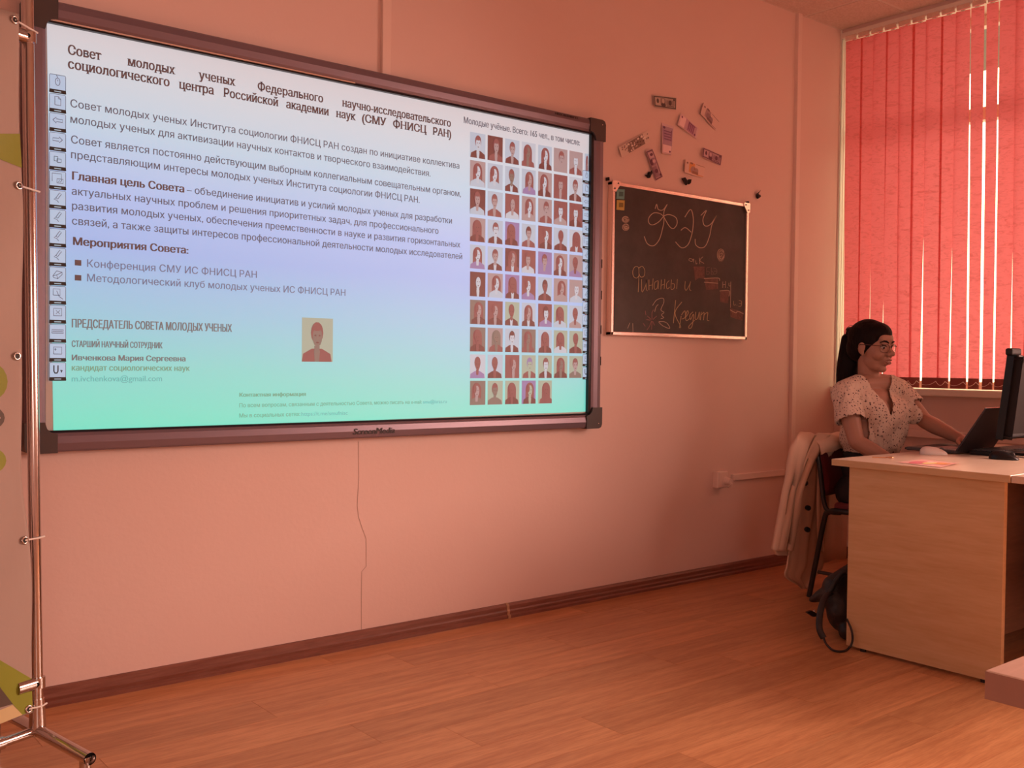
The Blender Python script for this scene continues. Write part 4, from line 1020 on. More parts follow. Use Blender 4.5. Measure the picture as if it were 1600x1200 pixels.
def bprint(pts, m, nm, lift=.0022):
    mb = MB(); mb.keep = True
    U = [uu(*p) for p in pts]
    bm = bmesh.new(); f = bm.faces.new([bm.verts.new((u, z, 0)) for u, z in U]); bmesh.ops.triangulate(bm, faces=[f])
    for _ in range(3): bmesh.ops.subdivide_edges(bm, edges=[e for e in bm.edges if e.calc_length() > .03], cuts=1, use_grid_fill=False); bmesh.ops.triangulate(bm, faces=bm.faces[:])
    for v in bm.verts:
        u, z = v.co.x, v.co.y; v.co = J+bd*u+NRM*(BO+wave(u, z)+lift)+Vector((0, 0, z-J.z))
    return mb.bm(bm).build(nm, m, fab)
M['green'] = mat('banner_green', (.26, .30, .02), .55); M['brown'] = mat('banner_brown', (.10, .07, .05), .55); M['cream'] = mat('banner_cream', (.68, .55, .28), .55); M['pinkb'] = mat('banner_white', (.74, .52, .44), .55)
bprint([(-60, 208), (34.2, 208.5), (34.8, 262), (-60, 222)], M['green'], 'printed_band')
for cy, rr, m, rx in ((596, 29, 'green', 14), (653, 19, 'brown', 9), (720, 20, 'green', 12)):
    bprint([(rx-24+24*math.cos(R(a)), cy+rr*math.sin(R(a))) for a in range(0, 360, 20)], M[m], 'printed_dot')
q = [(-4, 652), (-3, 650), (2, 652), (2, 654), (-4, 655)]
bprint(q, M['pinkb'], 'printed_mark', .0035)
bprint([(-30, 1016), (0, 1033), (47.5, 1060), (48.2, 1110), (32, 1116), (-30, 1046)], M['green'], 'printed_band')
bprint([(-30, 1038), (0, 1078), (17, 1099), (-30, 1112)], M['brown'], 'printed_shape', .003)
bprint([(-30, 1119), (17, 1100.5), (32, 1116), (-30, 1141)], M['cream'], 'printed_band', .003)
for ex, ey in ((26.5, 30), (29, 290), (28, 556.5), (37.5, 844), (42, 1048+60)):
    if ey > 1100: ey = 1107
    p = onB(ex, ey, BO+.004)
    u, z = uu(ex, ey); p = J+bd*u+NRM*(BO+wave(u, z)+.003)+Vector((0, 0, z-J.z))
    ring = [p+bd*.0085*math.cos(a)+Vector((0, 0, .0085*math.sin(a))) for a in [R(t) for t in range(0, 361, 30)]]
    ey_ = MB().tube(ring, .0028, 8, cap=False).build('eyelet', M['chrome'], bn)
    MB().tube([p-NRM*.001, p+NRM*.001], .007, 10).build('eyelet_hole', M['black'], ey_)
    pz = pole(z)
    if not (500 < ey < 600):
        MB().tube([p, pz+NRM*(TR+.004)-bd*.0, pz-bd*(TR+.006)+NRM*.010], .0026, 7).build('cable_tie', M['white'], bn)

# ------------------------------------------------------------------ chair
M['tube'] = mat('black_tube', (.02, .016, .016), .3); M['red'] = mat('dark_red_upholstery', (.16, .02, .025), .75, bump=(300, .2))
CX0, CX1 = 4.225, 4.625
ch = thing('office_chair', (4.42, 2.60, 0), 'dark red upholstered chair on black tube legs under the woman', 'chair')
SBY, SFY, SZ = 2.80, 2.42, .445
MB().rbox((CX0+.012, SFY, SZ-.015), (CX1-.012, SBY-.03, SZ+.03), .018, seg=3).build('seat', M['red'], ch)
for X in (CX0, CX1):
    r_ = smoothline([(X, SBY+.085, .0), (X, SBY+.045, .20), (X, SBY+.005, .395), (X, SBY-.015, .425), (X, SBY-.05, .437)], 4)
    MB().tube([(p.x, p.y, p.z) for p in r_], .0135, 12, flat=.8).build('leg', M['tube'], ch)
    MB().tube(smoothline([(X, SFY-.02, 0), (X, SFY+.005, .3), (X, SFY+.02, .41), (X, SFY+.05, .435), (X, SBY-.05, .437)], 4), .0135, 12).build('leg', M['tube'], ch)
    MB().tube(smoothline([(X, SBY-.08, .43), (X, SBY-.02, .43), (X, SBY+.01, .47), (X, SBY+.035, .62), (X, SBY+.06, .74)], 4), .011, 12).build('back_tube', M['tube'], ch)
    MB().tube([(X, SBY+.035, .13), (X, SFY-.008, .13)], .009, 10).build('stretcher', M['darkgrey'], ch)
MB().tube([(CX0, SFY-.01, .30), (CX1, SFY-.01, .30)], .009, 10).build('stretcher', M['darkgrey'], ch)
mb = MB(); vs = []; nz, nx = 8, 8
for s_, off in ((0, 0), (1, .035)):
    for i in range(nz+1):
        z = .50+.255*i/nz
        for j in range(nx+1):
            f = j/nx; x = CX0+.002+(CX1-CX0-.004)*f; e = min(f, 1-f, i/nz*.7, (1-i/nz)*.7)
            th = min(1, e*9); bow = -.02*math.sin(math.pi*f)
            y = SBY+.010+(z-.47)*.19 - bow + (off if s_ else 0) - (.014*(1-th) if s_ else -.014*(1-th))
            vs.append((x, y-.018, z))
N2 = (nz+1)*(nx+1); fs = []
for i in range(nz):
    for j in range(nx):
        a = i*(nx+1)+j; fs += [[a, a+1, a+nx+2, a+nx+1], [N2+a, N2+a+nx+1, N2+a+nx+2, N2+a+1]]
for i in range(nz):
    for j in (0, nx):
        a = i*(nx+1)+j; fs.append([a, a+nx+1, N2+a+nx+1, N2+a])
for j in range(nx):
    for i in (0, nz):
        a = i*(nx+1)+j; fs.append([a, a+1, N2+a+1, N2+a])
mb.add(vs, fs, 0, True); mb.build('backrest', M['red'], ch)

# ------------------------------------------------------------------ organic forms: shapes joined into one surface
def blend(shapes, name, m, parent, voxel=.005, smooth=6, post=None, sub=3):
    """shapes: ('e', centre, radii[, matrix]) ellipsoids and ('c', [(point, radius), ...]) tapering chains -> one continuous mesh"""
    mb = MB()
    for s_ in shapes:
        if s_[0] == 'e': mb.ball(s_[1], s_[2], sub=sub, mtx=s_[3] if len(s_) > 3 else None)
        else:
            ch_ = s_[1]
            for i, (p, r) in enumerate(ch_):
                mb.ball(p, r, sub=2)
                if i:
                    q, r2 = ch_[i-1]; p = Vector(p); q = Vector(q)
                    if (p-q).length > 1e-5: mb.tube([q, p], [r2, r], 14)
    o = mb.build(name, m, parent)
    md = o.modifiers.new('r', 'REMESH'); md.mode = 'VOXEL'; md.voxel_size = voxel; md.use_smooth_shade = True
    sm = o.modifiers.new('s', 'SMOOTH'); sm.factor = .5; sm.iterations = smooth
    dg = bpy.context.evaluated_depsgraph_get(); dg.update()
    me = bpy.data.meshes.new_from_object(o.evaluated_get(dg)); old = o.data; o.modifiers.clear(); o.data = me
    bpy.data.meshes.remove(old)
    if post: post(o)
    for p in o.data.polygons: p.use_smooth = True
    return o

# ------------------------------------------------------------------ coat over the chair back
M['coat'] = mat('cream_coat', (.80, .56, .42), .85, bump=(5, .35, (1, 1, .4)))
ct = thing('coat', (4.30, 2.95, .1), 'long cream coat with dark buttons draped over the chair back', 'coat')
CYP = 2.93
def cp(x, y, Y=CYP): return onY(x, y, Y)
def sheet(rows, nm, m, par, th=.008, fold=.012, seed=0, nx=14, sub=5):
    """rows of (left px, right px, y px, Y left, Y right) -> thick cloth with soft vertical folds"""
    mb = MB(); R_ = smoothline([(a, b, c) for a, b, c, d, e in rows], sub); Q_ = smoothline([(d, e, 0) for a, b, c, d, e in rows], sub)
    vs = []; nr = len(R_)
    for (a, b, c), (d, e, _) in zip(R_, Q_):
        for j in range(nx+1):
            f = j/nx; Yv = d+(e-d)*f; p = onY(a+(b-a)*f, c, Yv)
            k = math.sin(f*11+seed+c*.006)*.6+math.sin(f*23+seed*2+c*.012)*.4
            p.y += fold*k*min(1, (c-rows[0][2])/60+.25); vs.append(p)
    W_ = nx+1
    mb.add(vs, [[i*W_+j, i*W_+j+1, (i+1)*W_+j+1, (i+1)*W_+j] for i in range(nr-1) for j in range(nx)], 0, True)
    o = mb.build(nm, m, par); so = o.modifiers.new('s', 'SOLIDIFY'); so.thickness = th; so.offset = 1
    return o
body_rows = [(1243, 1306, 684, 2.90, 2.86), (1240, 1304, 700, 2.92, 2.875), (1241, 1300, 725, 2.92, 2.88), (1247, 1294, 745, 2.92, 2.89), (1243, 1294, 775, 2.93, 2.90), (1240, 1293, 800, 2.94, 2.92),
             (1237, 1287, 830, 2.95, 2.93), (1234, 1284, 860, 2.96, 2.95), (1231, 1283, 885, 2.965, 2.96), (1229, 1272, 900, 2.97, 2.965), (1246, 1262, 912, 2.97, 2.965), (1255, 1258, 919, 2.97, 2.965)]
sheet(body_rows, 'front_panel', M['coat'], ct, seed=1)
slv = [(1246, 1290, 683, 2.90, 2.86), (1237, 1277, 695, 2.88, 2.86), (1232, 1264, 715, 2.87, 2.86), (1229, 1252, 742, 2.87, 2.865), (1223, 1242, 770, 2.88, 2.875), (1217, 1238, 800, 2.89, 2.89), (1211, 1234, 830, 2.90, 2.90), (1205, 1229, 858, 2.91, 2.91)]
sheet(slv, 'sleeve', M['coat'], ct, th=.035, fold=.010, seed=3, nx=12)
sheet([(1208, 1233, 857, 2.925, 2.925), (1212, 1232, 862, 2.93, 2.93), (1216, 1232, 868, 2.93, 2.93)], 'cuff_lining', M['coat'], ct, th=.02, fold=.003, seed=2, nx=6)
sheet([(1284, 1310, 684, 2.865, 2.845), (1283, 1309, 695, 2.85, 2.835), (1277, 1298, 712, 2.865, 2.85), (1277, 1294, 730, 2.88, 2.865), (1276, 1293, 760, 2.89, 2.875), (1276, 1293, 800, 2.90, 2.885), (1277, 1289, 840, 2.93, 2.92), (1281, 1287, 862, 2.94, 2.93)], 'lapel', M['coat'], ct, th=.006, fold=.008, seed=5, nx=8)
# back of the coat behind the chair
mb = MB(); vs = []
for i in range(9):
    z = .12+.65*i/8
    for j in range(13):
        f = j/12; x = 4.22+.46*f; vs.append((x, 2.985-.05*(i/8)**2+.012*math.sin(f*17+i*.3), z))
mb.add(vs, [[i*13+j, i*13+j+1, (i+1)*13+j+1, (i+1)*13+j] for i in range(8) for j in range(12)], 0, True)
bk = mb.build('back_panel', M['coat'], ct); so = bk.modifiers.new('s', 'SOLIDIFY'); so.thickness = .008
# shoulders folded over the top of the backrest
mb = MB(); vs = []
prf = [(2.80, .66), (2.805, .72), (2.815, .765), (2.845, .785), (2.88, .785), (2.92, .765), (2.935, .72), (2.945, .64)]
for i, (yy_, zz_) in enumerate(prf):
    for j in range(17):
        f = j/16; x = 4.19+.50*f; dz = -.05*max(0, .16-f)*6*.5-.03*max(0, f-.85)*6*.5
        if i < 3: dz -= 0
        vs.append((x, yy_+.006*math.sin(f*19+i), max(zz_+dz, .6)+.006*math.sin(f*23+i*.8)))
mb.add(vs, [[i*17+j, i*17+j+1, (i+1)*17+j+1, (i+1)*17+j] for i in range(1, 7) for j in range(16)], 0, True)
sh = mb.build('shoulders', M['coat'], ct); so = sh.modifiers.new('s', 'SOLIDIFY'); so.thickness = .008; so.offset = 1
for bx_, by_ in ((1259, 755), (1263.5, 794), (1262.5, 828)):
    p = onY(bx_, by_, 2.885); MB().tube([p+Vector((.01, .015, 0)), p, p+Vector((-.0015, -.002, 0))], [.0125, .0125, .010], 16, up=(0, 0, 1)).build('button', M['black'], ct)
P = [onY(x, y, 2.895) for x, y in ((1239, 811), (1252.5, 822), (1247, 833), (1237.5, 824))]
MB().prism(P, (0, .006, 0)).build('pocket_flap', M['coat'], ct)

# ------------------------------------------------------------------ bag on the floor
M['bag'] = mat('black_bag', (.016, .011, .011), .5, bump=(25, .5))
bgt = thing('handbag', (3.74, 2.38, 0), 'slouching black bag with straps on the floor behind the desk panel', 'bag')
blend([('e', (3.78, 2.375, .105), (.13, .085, .105)), ('e', (3.84, 2.36, .20), (.10, .075, .09)), ('e', (3.74, 2.41, .155), (.09, .07, .06)), ('c', [((3.72, 2.42, .20), .05), ((3.86, 2.35, .29), .045)]), ('c', [((3.68, 2.33, .035), .035), ((3.90, 2.33, .04), .04)]), ('c', [((3.70, 2.46, .16), .03), ((3.68, 2.50, .135), .014)])],
      'bag_body', M['bag'], bgt, voxel=.008, smooth=4)
YS = 2.30
sp_ = lambda pts, Y0_, Y1_: smoothline([onY(x, y, Y0_+(Y1_-Y0_)*i/(len(pts)-1)) for i, (x, y) in enumerate(pts)], 4)
MB().tube(sp_([(1300, 925), (1290, 932), (1283, 950), (1280, 970), (1281, 985), (1287, 997)], 2.40, 2.33), .013, 10, flat=.35, up=(1, 0, 0)).build('strap', M['bag'], bgt)
loop = [(1287, 997), (1291, 1006), (1300, 1015), (1312, 1018), (1324, 1015), (1331, 1005), (1332, 993), (1329, 980), (1323, 967)]
Lp = [onZ(x, y, z_) for (x, y), z_ in zip(loop[:5], (.04, .022, .008, .005, .006))] + [onX(x, y, 3.566) for x, y in loop[5:]]
MB().tube(smoothline(Lp, 4), .0045, 8).build('thin_strap', M['bag'], bgt)
q = onY(1272.5, 955, 2.47); MB().ball(q, (.006, .004, .006), sub=1).build('buckle', M['alu_lt'], bgt)
MB().tube(sp_([(1320, 893), (1308, 905), (1296, 925), (1286, 933)], 2.36, 2.42), .012, 8, flat=.5, up=(0, 0, 1)).build('strap', M['bag'], bgt)
MB().prism([onY(x, y, 2.46) for x, y in ((1261, 957), (1268, 954), (1282, 962), (1271, 964))], (0, .01, 0)).build('zip_tab', M['bag'], bgt)

# ------------------------------------------------------------------ the woman
M['skin'] = mat('skin', (.42, .215, .15), .5)
M['skin'].node_tree.nodes['Principled BSDF'].inputs['Subsurface Weight'].default_value = .0
M['hair'] = mat('dark_hair', (.007, .003, .003), .6, spec=.15, bump=(30, .5, (2.5, 2.5, .5)))
M['lip'] = mat('lips', (.34, .13, .105), .5); M['eyew'] = mat('eye_white', (.62, .50, .46), .3); M['iris'] = mat('iris', (.02, .012, .01), .15)
M['trouser'] = mat('black_trousers', (.012, .008, .010), .8)
pe = thing('person', (4.42, 2.62, 0), 'seated woman with dark ponytail and glasses, speckled cream blouse, reaching to the laptop', 'person')
HY = R(-2); HC = Vector((4.405, 2.683, 1.222)); HS = 1.04
# local head frame: x = her left, y = forward, z = up; facing -Y of the room, chin slightly down
Rh = Matrix.Rotation(HY, 4, 'Z') @ Matrix.Rotation(R(180), 4, 'Z') @ Matrix.Rotation(R(-5), 4, 'X')
HM = Matrix.Translation(HC) @ Rh @ Matrix.Scale(HS, 4)
def h(x, y, z): return HM @ Vector((x, y, z))
def he(c, r): return ('e', c, r, HM)
V = Vector
RS, RE, RW = V((4.262, 2.735, .995)), V((4.205, 2.63, .775)), V((4.30, 2.44, .655))
LS, LE, LW = V((4.572, 2.640, 1.005)), V((4.585, 2.505, .868)), V((4.455, 2.262, .803))
def arm(S_, E__, W_, k=1):
    m1 = S_.lerp(E__, .45); m2 = E__.lerp(W_, .3)
    return ('c', [(S_, .050), (m1, .046), (E__, .037), (m2, .039), (W_, .025)])
def hand(W_, fdir, side, down, name=None):
    """palm, four bent fingers of unequal length and a thumb leaving the palm's side"""
    f = V(fdir).normalized(); s_ = V(side).normalized(); d_ = V(down).normalized(); out = []
    pc = W_+f*.045
    out.append(('c', [(W_, .022), (W_+f*.03+s_*.010, .017), (W_+f*.07+s_*.022, .013)])); out.append(('c', [(W_, .022), (W_+f*.03-s_*.010, .017), (W_+f*.07-s_*.026, .012)]))
    out.append(('c', [(W_+f*.02, .018), (W_+f*.075, .014)]))
    for off, ln, r in ((.028, .066, .0085), (.010, .074, .0088), (-.010, .070, .0085), (-.028, .056, .0075)):
        b = W_+f*.075+s_*off
        k1 = b+f*ln*.45+s_*off*.15; k2 = k1+(f*.75+d_*.65)*ln*.32; k3 = k2+(f*.35+d_*.9)*ln*.24
        out.append(('c', [(b, r*1.15), (k1, r), (k2, r*.92), (k3, r*.8)]))
    t0 = W_+f*.022+s_*.024; t1_ = t0+(f*.55+s_*.75+d_*.2)*.034; t2_ = t1_+(f*.9+s_*.25+d_*.35)*.030
    out.append(('c', [(t0, .013), (t1_, .0105), (t2_, .0085)]))
    return out
torso = [('e', (4.42, 2.70, .52), (.165, .125, .11)), ('e', (4.42, 2.695, .64), (.140, .105, .12)), ('e', (4.42, 2.69, .80), (.150, .105, .14)), ('e', (4.418, 2.69, .93), (.155, .10, .11)),
         ('c', [(RS, .052), (V((4.36, 2.70, 1.035)), .052), (V((4.48, 2.665, 1.04)), .052), (LS, .052)]),
         ('e', (4.365, 2.615, .91), (.060, .048, .062)), ('e', (4.475, 2.598, .912), (.060, .048, .062))]
neck = [('c', [(V((4.418, 2.700, 1.03)), .060), (V((4.415, 2.703, 1.09)), .050), (V((4.408, 2.700, 1.17)), .050)])]
head = [he((0, -.018, .030), (.074, .094, .088)), he((0, .030, -.008), (.061, .062, .080)), he((0, .020, -.062), (.052, .056, .046)), he((0, .062, -.098), (.022, .022, .018)),
        he((0, .030, -.085), (.043, .045, .030)), he((-.034, .058, -.030), (.028, .028, .030)), he((.034, .058, -.030), (.028, .028, .030)), he((0, .070, .040), (.048, .024, .030)),
        he((-.028, .080, .018), (.024, .010, .008)), he((.028, .080, .018), (.024, .010, .008)), he((0, .082, -.060), (.024, .016, .022)),
        ('c', [(h(0, .084, .012), .0080), (h(0, .100, -.012), .0095), (h(0, .112, -.026), .0115)]), he((-.012, .097, -.031), (.009, .011, .008)), he((.012, .097, -.031), (.009, .011, .008)),
        he((-.073, -.004, -.008), (.009, .018, .030)), he((.073, -.004, -.008), (.009, .018, .030)), he((-.071, .004, -.034), (.007, .009, .011)), he((.071, .004, -.034), (.007, .009, .011))]
legs = []
for sx in (-1, 1):
    hp = V((4.42+sx*.085, 2.66, .53)); kn = V((4.42+sx*.10, 2.27, .525)); an_ = V((4.42+sx*.10, 2.30, .10)); to = V((4.42+sx*.11, 2.19, .045))
    legs.append(('c', [(hp, .078), (kn, .052), (kn+V((0, .01, -.12)), .050), (an_, .032), (to+V((0, .08, 0)), .032), (to, .026)]))
rh = hand(RW, (-.05+.35, -.85, -.25), (1, .3, 0), (0, -.2, -1)); lh = hand(LW, (-.35, -.90, -.12), (-.9, .35, 0), (0, 0, -1))
body = blend(torso+neck+head+[arm(RS, RE, RW), arm(LS, LE, LW)]+rh+lh+legs, 'body', M['skin'], pe, voxel=.0042, smooth=4)
# features
for sx in (-1, 1):
    MB().ball((sx*.029, .0745, .002), (.0125, .0125, .0085), sub=3, mtx=HM).build('eye', M['eyew'], pe)
    MB().ball((sx*.029+.003, .0845, .000), (.0052, .004, .0058), sub=2, mtx=HM).build('iris', M['iris'], pe)
    MB().tube([h(sx*.046, .074, .0035), h(sx*.038, .084, .0095), h(sx*.029, .0882, .0108), h(sx*.018, .086, .006)], .0022, 6).build('eyelashes', M['hair'], pe)
    MB().tube([h(sx*.052, .074, .022), h(sx*.040, .087, .0300), h(sx*.027, .0925, .0290), h(sx*.013, .094, .022)], [.0018, .0034, .0042, .0030], 7, flat=.8).build('eyebrow', M['hair'], pe)
MB().tube([h(-.022, .088, -.0600), h(-.011, .1005, -.0545), h(-.004, .1030, -.0525), h(0, .1025, -.0540), h(.004, .1030, -.0525), h(.011, .1005, -.0545), h(.022, .088, -.0600)], [.001, .0028, .0034, .0030, .0034, .0028, .001], 8).build('upper_lip', M['lip'], pe)
MB().tube([h(-.021, .088, -.0610), h(-.011, .0985, -.0685), h(0, .1005, -.0715), h(.011, .0985, -.0685), h(.021, .088, -.0610)], [.001, .0034, .0042, .0034, .001], 8).build('lower_lip', M['lip'], pe)
MB().tube([h(-.016, .0900, -.0610), h(0, .0985, -.0615), h(.016, .0900, -.0610)], [.001, .0036, .001], 8).build('teeth', mat('teeth', (.52, .38, .34), .4), pe)
# hair: cap drawn back, ponytail
def hair_post(o):
    me = o.data; bm = bmesh.new(); bm.from_mesh(me)
    inv = HM.inverted(); org = wloc(o)
    dl = []
    for f in bm.faces:
        p = inv @ (f.calc_center_median()+org)
        if p.y > .008 and p.z < .004+(p.y-.008)*1.28: dl.append(f)
    bmesh.ops.delete(bm, geom=dl, context='FACES'); bm.to_mesh(me); bm.free()
hairs = [he((0, -.022, .034), (.0815, .0985, .092)), he((0, -.060, -.010), (.070, .060, .070)), he((0, .016, .060), (.066, .074, .056)),
         ('c', [(h(0, -.100, .060), .030), (h(0, -.122, .052), .022)])]
blend(hairs, 'hair', M['hair'], pe, voxel=.004, smooth=5)
pt = [(onX(x, y, 4.44), r) for x, y, r in ((1334, 517, .026), (1331, 530, .038), (1330, 548, .046), (1328, 568, .050), (1325, 588, .046), (1322, 602, .034), (1318, 616, .014))]
pt2 = [(p+V((.03, -.01, 0)), r*.8) for p, r in pt[1:-1]]; pt3 = [(p+V((-.02, .012, 0)), r*.8) for p, r in pt[1:-1]]
blend([('c', pt), ('c', pt2), ('c', pt3)], 'ponytail', M['hair'], pe, voxel=.005, smooth=4)
MB().tube([h(0, -.118, .062), h(0, -.128, .058)], .022, 16).build('hair_tie', M['black'], pe)
# loose strand over the ponytail root
MB().tube(smoothline([h(0, -.10, .088), onX(1328, 509, 4.43), onX(1321, 516, 4.43), onX(1317, 530, 4.43)], 4), .0012, 5).build('loose_strand', M['hair'], pe)
# glasses
M['gframe'] = mat('glasses_frame', (.14, .06, .05), .25, .5)
gl_ = None
def grim(sx):
    pts = []
    for a in range(0, 360, 20):
        c_, s__ = math.cos(R(a)), math.sin(R(a)); k = .62
        x = sx*.0355+math.copysign(abs(c_)**k, c_)*.0265; z = -.002+math.copysign(abs(s__)**k, s__)*.0185
        pts.append(h(x, .0985-abs(x-0)*.16-(.004 if abs(x) > .05 else 0), z))
    pts.append(pts[0]); return pts
gA = MB().tube(grim(-1), .0013, 7, cap=False).tube(grim(1), .0013, 7, cap=False).tube([h(-.010, .0985, .004), h(0, .1010, .007), h(.010, .0985, .004)], .0014, 7)
for sx in (-1, 1): gA.tube([h(sx*.058, .089, .008), h(sx*.072, .074, .009), h(sx*.080, .02, .008), h(sx*.080, -.008, .006), h(sx*.076, -.02, -.010)], .0019, 7)
gA.build('glasses', M['gframe'], pe)
lens = bpy.data.materials.new('lens'); lens.use_nodes = True; nt = lens.node_tree; nt.nodes.clear()
o_ = nt.nodes.new('ShaderNodeOutputMaterial'); a_ = nt.nodes.new('ShaderNodeBsdfTransparent'); b_ = nt.nodes.new('ShaderNodeBsdfGlossy'); b_.inputs['Roughness'].default_value = .03; x_ = nt.nodes.new('ShaderNodeMixShader'); x_.inputs[0].default_value = .10
nt.links.new(a_.outputs[0], x_.inputs[1]); nt.links.new(b_.outputs[0], x_.inputs[2]); nt.links.new(x_.outputs[0], o_.inputs[0])
for sx in (-1, 1): MB().poly(grim(sx)[:-1]).build('lens', lens, pe)
# earring and necklace
MB().ball((-.078, .004, -.044), (.0028, .0028, .0028), mtx=HM, sub=1).tube([h(-.079, .002, -.046), h(-.081, -.004, -.066)], .0009, 5).ball((-.082, -.006, -.074), (.005, .004, .011), mtx=HM, sub=2).build('earring', mat('gold', (.95, .52, .18), .25, 1), pe)
# blouse
def blousemat():
    m = mat('speckled_blouse', (.70, .55, .45), .85); nt = m.node_tree; b = nt.nodes['Principled BSDF']
    tc = nt.nodes.new('ShaderNodeTexCoord'); cols = None
    def dots(scale, th, rnd=1):
        v = nt.nodes.new('ShaderNodeTexVoronoi'); v.inputs['Scale'].default_value = scale; v.inputs['Randomness'].default_value = rnd
        n = nt.nodes.new('ShaderNodeTexNoise'); n.inputs['Scale'].default_value = scale*1.6; nt.links.new(tc.outputs['Object'], n.inputs['Vector'])
        ad = nt.nodes.new('ShaderNodeMath'); ad.operation = 'MULTIPLY_ADD'; ad.inputs[1].default_value = .35; nt.links.new(n.outputs['Fac'], ad.inputs[0])
        nt.links.new(tc.outputs['Object'], v.inputs['Vector']); nt.links.new(v.outputs['Distance'], ad.inputs[2])
        l = nt.nodes.new('ShaderNodeMath'); l.operation = 'LESS_THAN'; l.inputs[1].default_value = th; nt.links.new(ad.outputs[0], l.inputs[0]); return l
    d1 = dots(58, .40); d2 = dots(100, .385)
    mx = nt.nodes.new('ShaderNodeMath'); mx.operation = 'MAXIMUM'; nt.links.new(d1.outputs[0], mx.inputs[0]); nt.links.new(d2.outputs[0], mx.inputs[1])
    m1 = nt.nodes.new('ShaderNodeMix'); m1.data_type = 'RGBA'; nt.links.new(mx.outputs[0], m1.inputs[0]); m1.inputs[6].default_value = (.72, .56, .46, 1); m1.inputs[7].default_value = (.10, .045, .045, 1)
    nt.links.new(m1.outputs[2], b.inputs['Base Color'])
    n = nt.nodes.new('ShaderNodeTexNoise'); n.inputs['Scale'].default_value = 6; n.inputs['Detail'].default_value = 2; n.inputs['Distortion'].default_value = 1.2
    mp = nt.nodes.new('ShaderNodeMapping'); mp.inputs['Scale'].default_value = (2.2, 2.2, .8); nt.links.new(tc.outputs['Object'], mp.inputs[0]); nt.links.new(mp.outputs[0], n.inputs['Vector'])
    bp = nt.nodes.new('ShaderNodeBump'); bp.inputs['Strength'].default_value = .9; bp.inputs['Distance'].default_value = .02
    nt.links.new(n.outputs['Fac'], bp.inputs['Height']); nt.links.new(bp.outputs[0], b.inputs['Normal']); return m
M['blouse'] = blousemat()
FD = V((-.30, -.954, 0))                       # chest direction
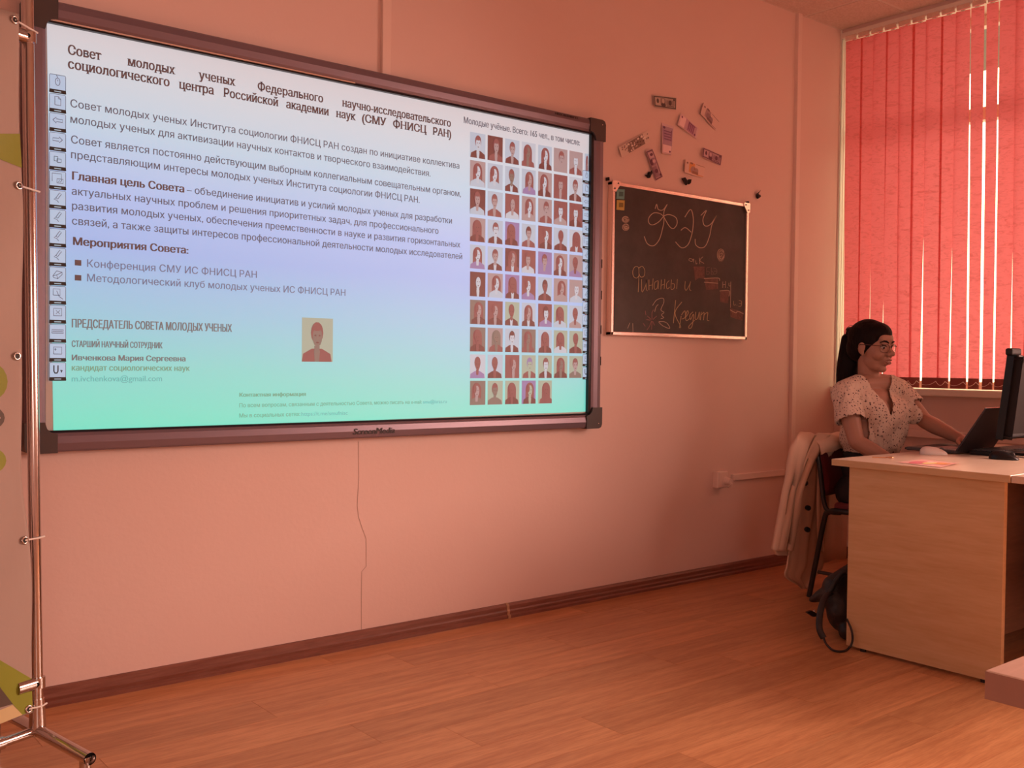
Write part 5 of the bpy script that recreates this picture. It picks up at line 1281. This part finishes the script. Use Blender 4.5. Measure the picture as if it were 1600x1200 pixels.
def blouse_post(o):
    me = o.data; org = wloc(o); bm = bmesh.new(); bm.from_mesh(me)
    sdv = V((.954, -.30, 0))
    for v in bm.verts:      # cloth folds
        p = v.co+org
        a = .0045*math.sin(p.x*58+p.z*26+math.sin(p.z*19)*1.6)+.003*math.sin(p.x*31-p.y*40-p.z*44)
        if p.z < .97: v.co += v.normal*a*min(1, (.97-p.z)*9+.25)
    dl = []
    for f in bm.faces:
        p = f.calc_center_median()+org
        q = p-V((4.418, 2.69, 0)); fr = q.dot(FD); sd_ = q.dot(sdv)
        # neck opening and V neckline
        vtop, vbot = 1.075, .895
        wv = .002+max(0, (p.z-vbot))/(vtop-vbot)*.078
        if fr > .0 and p.z > vbot and abs(sd_+.004) < wv: dl.append(f); continue
        if p.z > 1.085 or (abs(sd_) < .075 and p.z > 1.062 and abs(fr) < .075): dl.append(f); continue
        # open hem
        if p.z < .715: dl.append(f); continue
        # sleeve ends
        for S_, E__, cut in ((RS, RE, .56), (LS, LE, .52)):
            d_ = (E__-S_); t = (p-S_).dot(d_)/d_.length_squared
            perp = (p-(S_+d_*t)).length
            if t > cut and perp < .085 and p.z < S_.z-.03 and ((p.x < 4.30) if S_ is RS else (p.x > 4.535)) :
                n_ = f.normal
                if t < 2.2 and abs((p-(S_+d_*t)).length) < .080: dl.append(f)
                break
    bmesh.ops.delete(bm, geom=list(set(dl)), context='FACES')
    # keep the biggest island
    seen = set(); best = []
    bm.verts.ensure_lookup_table()
    for v in bm.verts:
        if v in seen: continue
        st = [v]; isl = []; seen.add(v)
        while st:
            u = st.pop(); isl.append(u)
            for e in u.link_edges:
                w_ = e.other_vert(u)
                if w_ not in seen: seen.add(w_); st.append(w_)
        if len(isl) > len(best): best = isl
    keep = set(best); bmesh.ops.delete(bm, geom=[v for v in bm.verts if v not in keep], context='VERTS')
    bm.to_mesh(me); bm.free()
bs_shapes = [('e', (4.42, 2.695, .66), (.158, .122, .13)), ('e', (4.42, 2.69, .80), (.170, .123, .15)), ('e', (4.418, 2.69, .93), (.168, .112, .12)),
         ('c', [(RS, .064), (V((4.36, 2.70, 1.033)), .062), (V((4.48, 2.665, 1.038)), .062), (LS, .064)]),
         ('c', [(RS, .064), (RS.lerp(RE, .35), .064), (RS.lerp(RE, .75), .066)]), ('c', [(LS, .064), (LS.lerp(LE, .35), .064), (LS.lerp(LE, .75), .066)]),
         ('e', (4.365, 2.618, .895), (.078, .066, .090)), ('e', (4.475, 2.600, .895), (.078, .066, .090)), ('e', (4.42, 2.60, .89), (.07, .055, .09)), ('c', [(V((4.37, 2.62, .86)), .07), (V((4.375, 2.645, .75)), .075)]), ('c', [(V((4.475, 2.605, .86)), .07), (V((4.47, 2.63, .75)), .075)])]
bl_ = blend(bs_shapes, 'blouse', M['blouse'], pe, voxel=.006, smooth=5, post=blouse_post)
so = bl_.modifiers.new('s', 'SOLIDIFY'); so.thickness = .0025; so.offset = 0
q = onX(1383, 657, 4.39)
# trousers and shoes
tl_ = []
for s_ in legs: tl_.append(('c', [(p, r+.010) for p, r in s_[1][:4]]))
blend([('e', (4.42, 2.70, .52), (.180, .138, .115)), ('e', (4.42, 2.69, .64), (.158, .122, .105)), ('e', (4.42, 2.69, .70), (.150, .116, .05))]+tl_, 'trousers', M['trouser'], pe, voxel=.007, smooth=3)
for sx in (-1, 1):
    to = V((4.42+sx*.11, 2.19, .035))
    blend([('c', [(to+V((0, .115, .01)), .038), (to+V((0, .05, .0)), .034), (to, .031)]), ('c', [(V((4.42+sx*.10, 2.30, .05)), .042), (V((4.42+sx*.10, 2.30, .09)), .038)])], 'shoe', M['black'], pe, voxel=.006, smooth=2)
MB().tube([q+V((0, .01, 0)), q+V((-.004, -.012, 0))], .0085, 14).build('blouse_button', M['white'], pe)
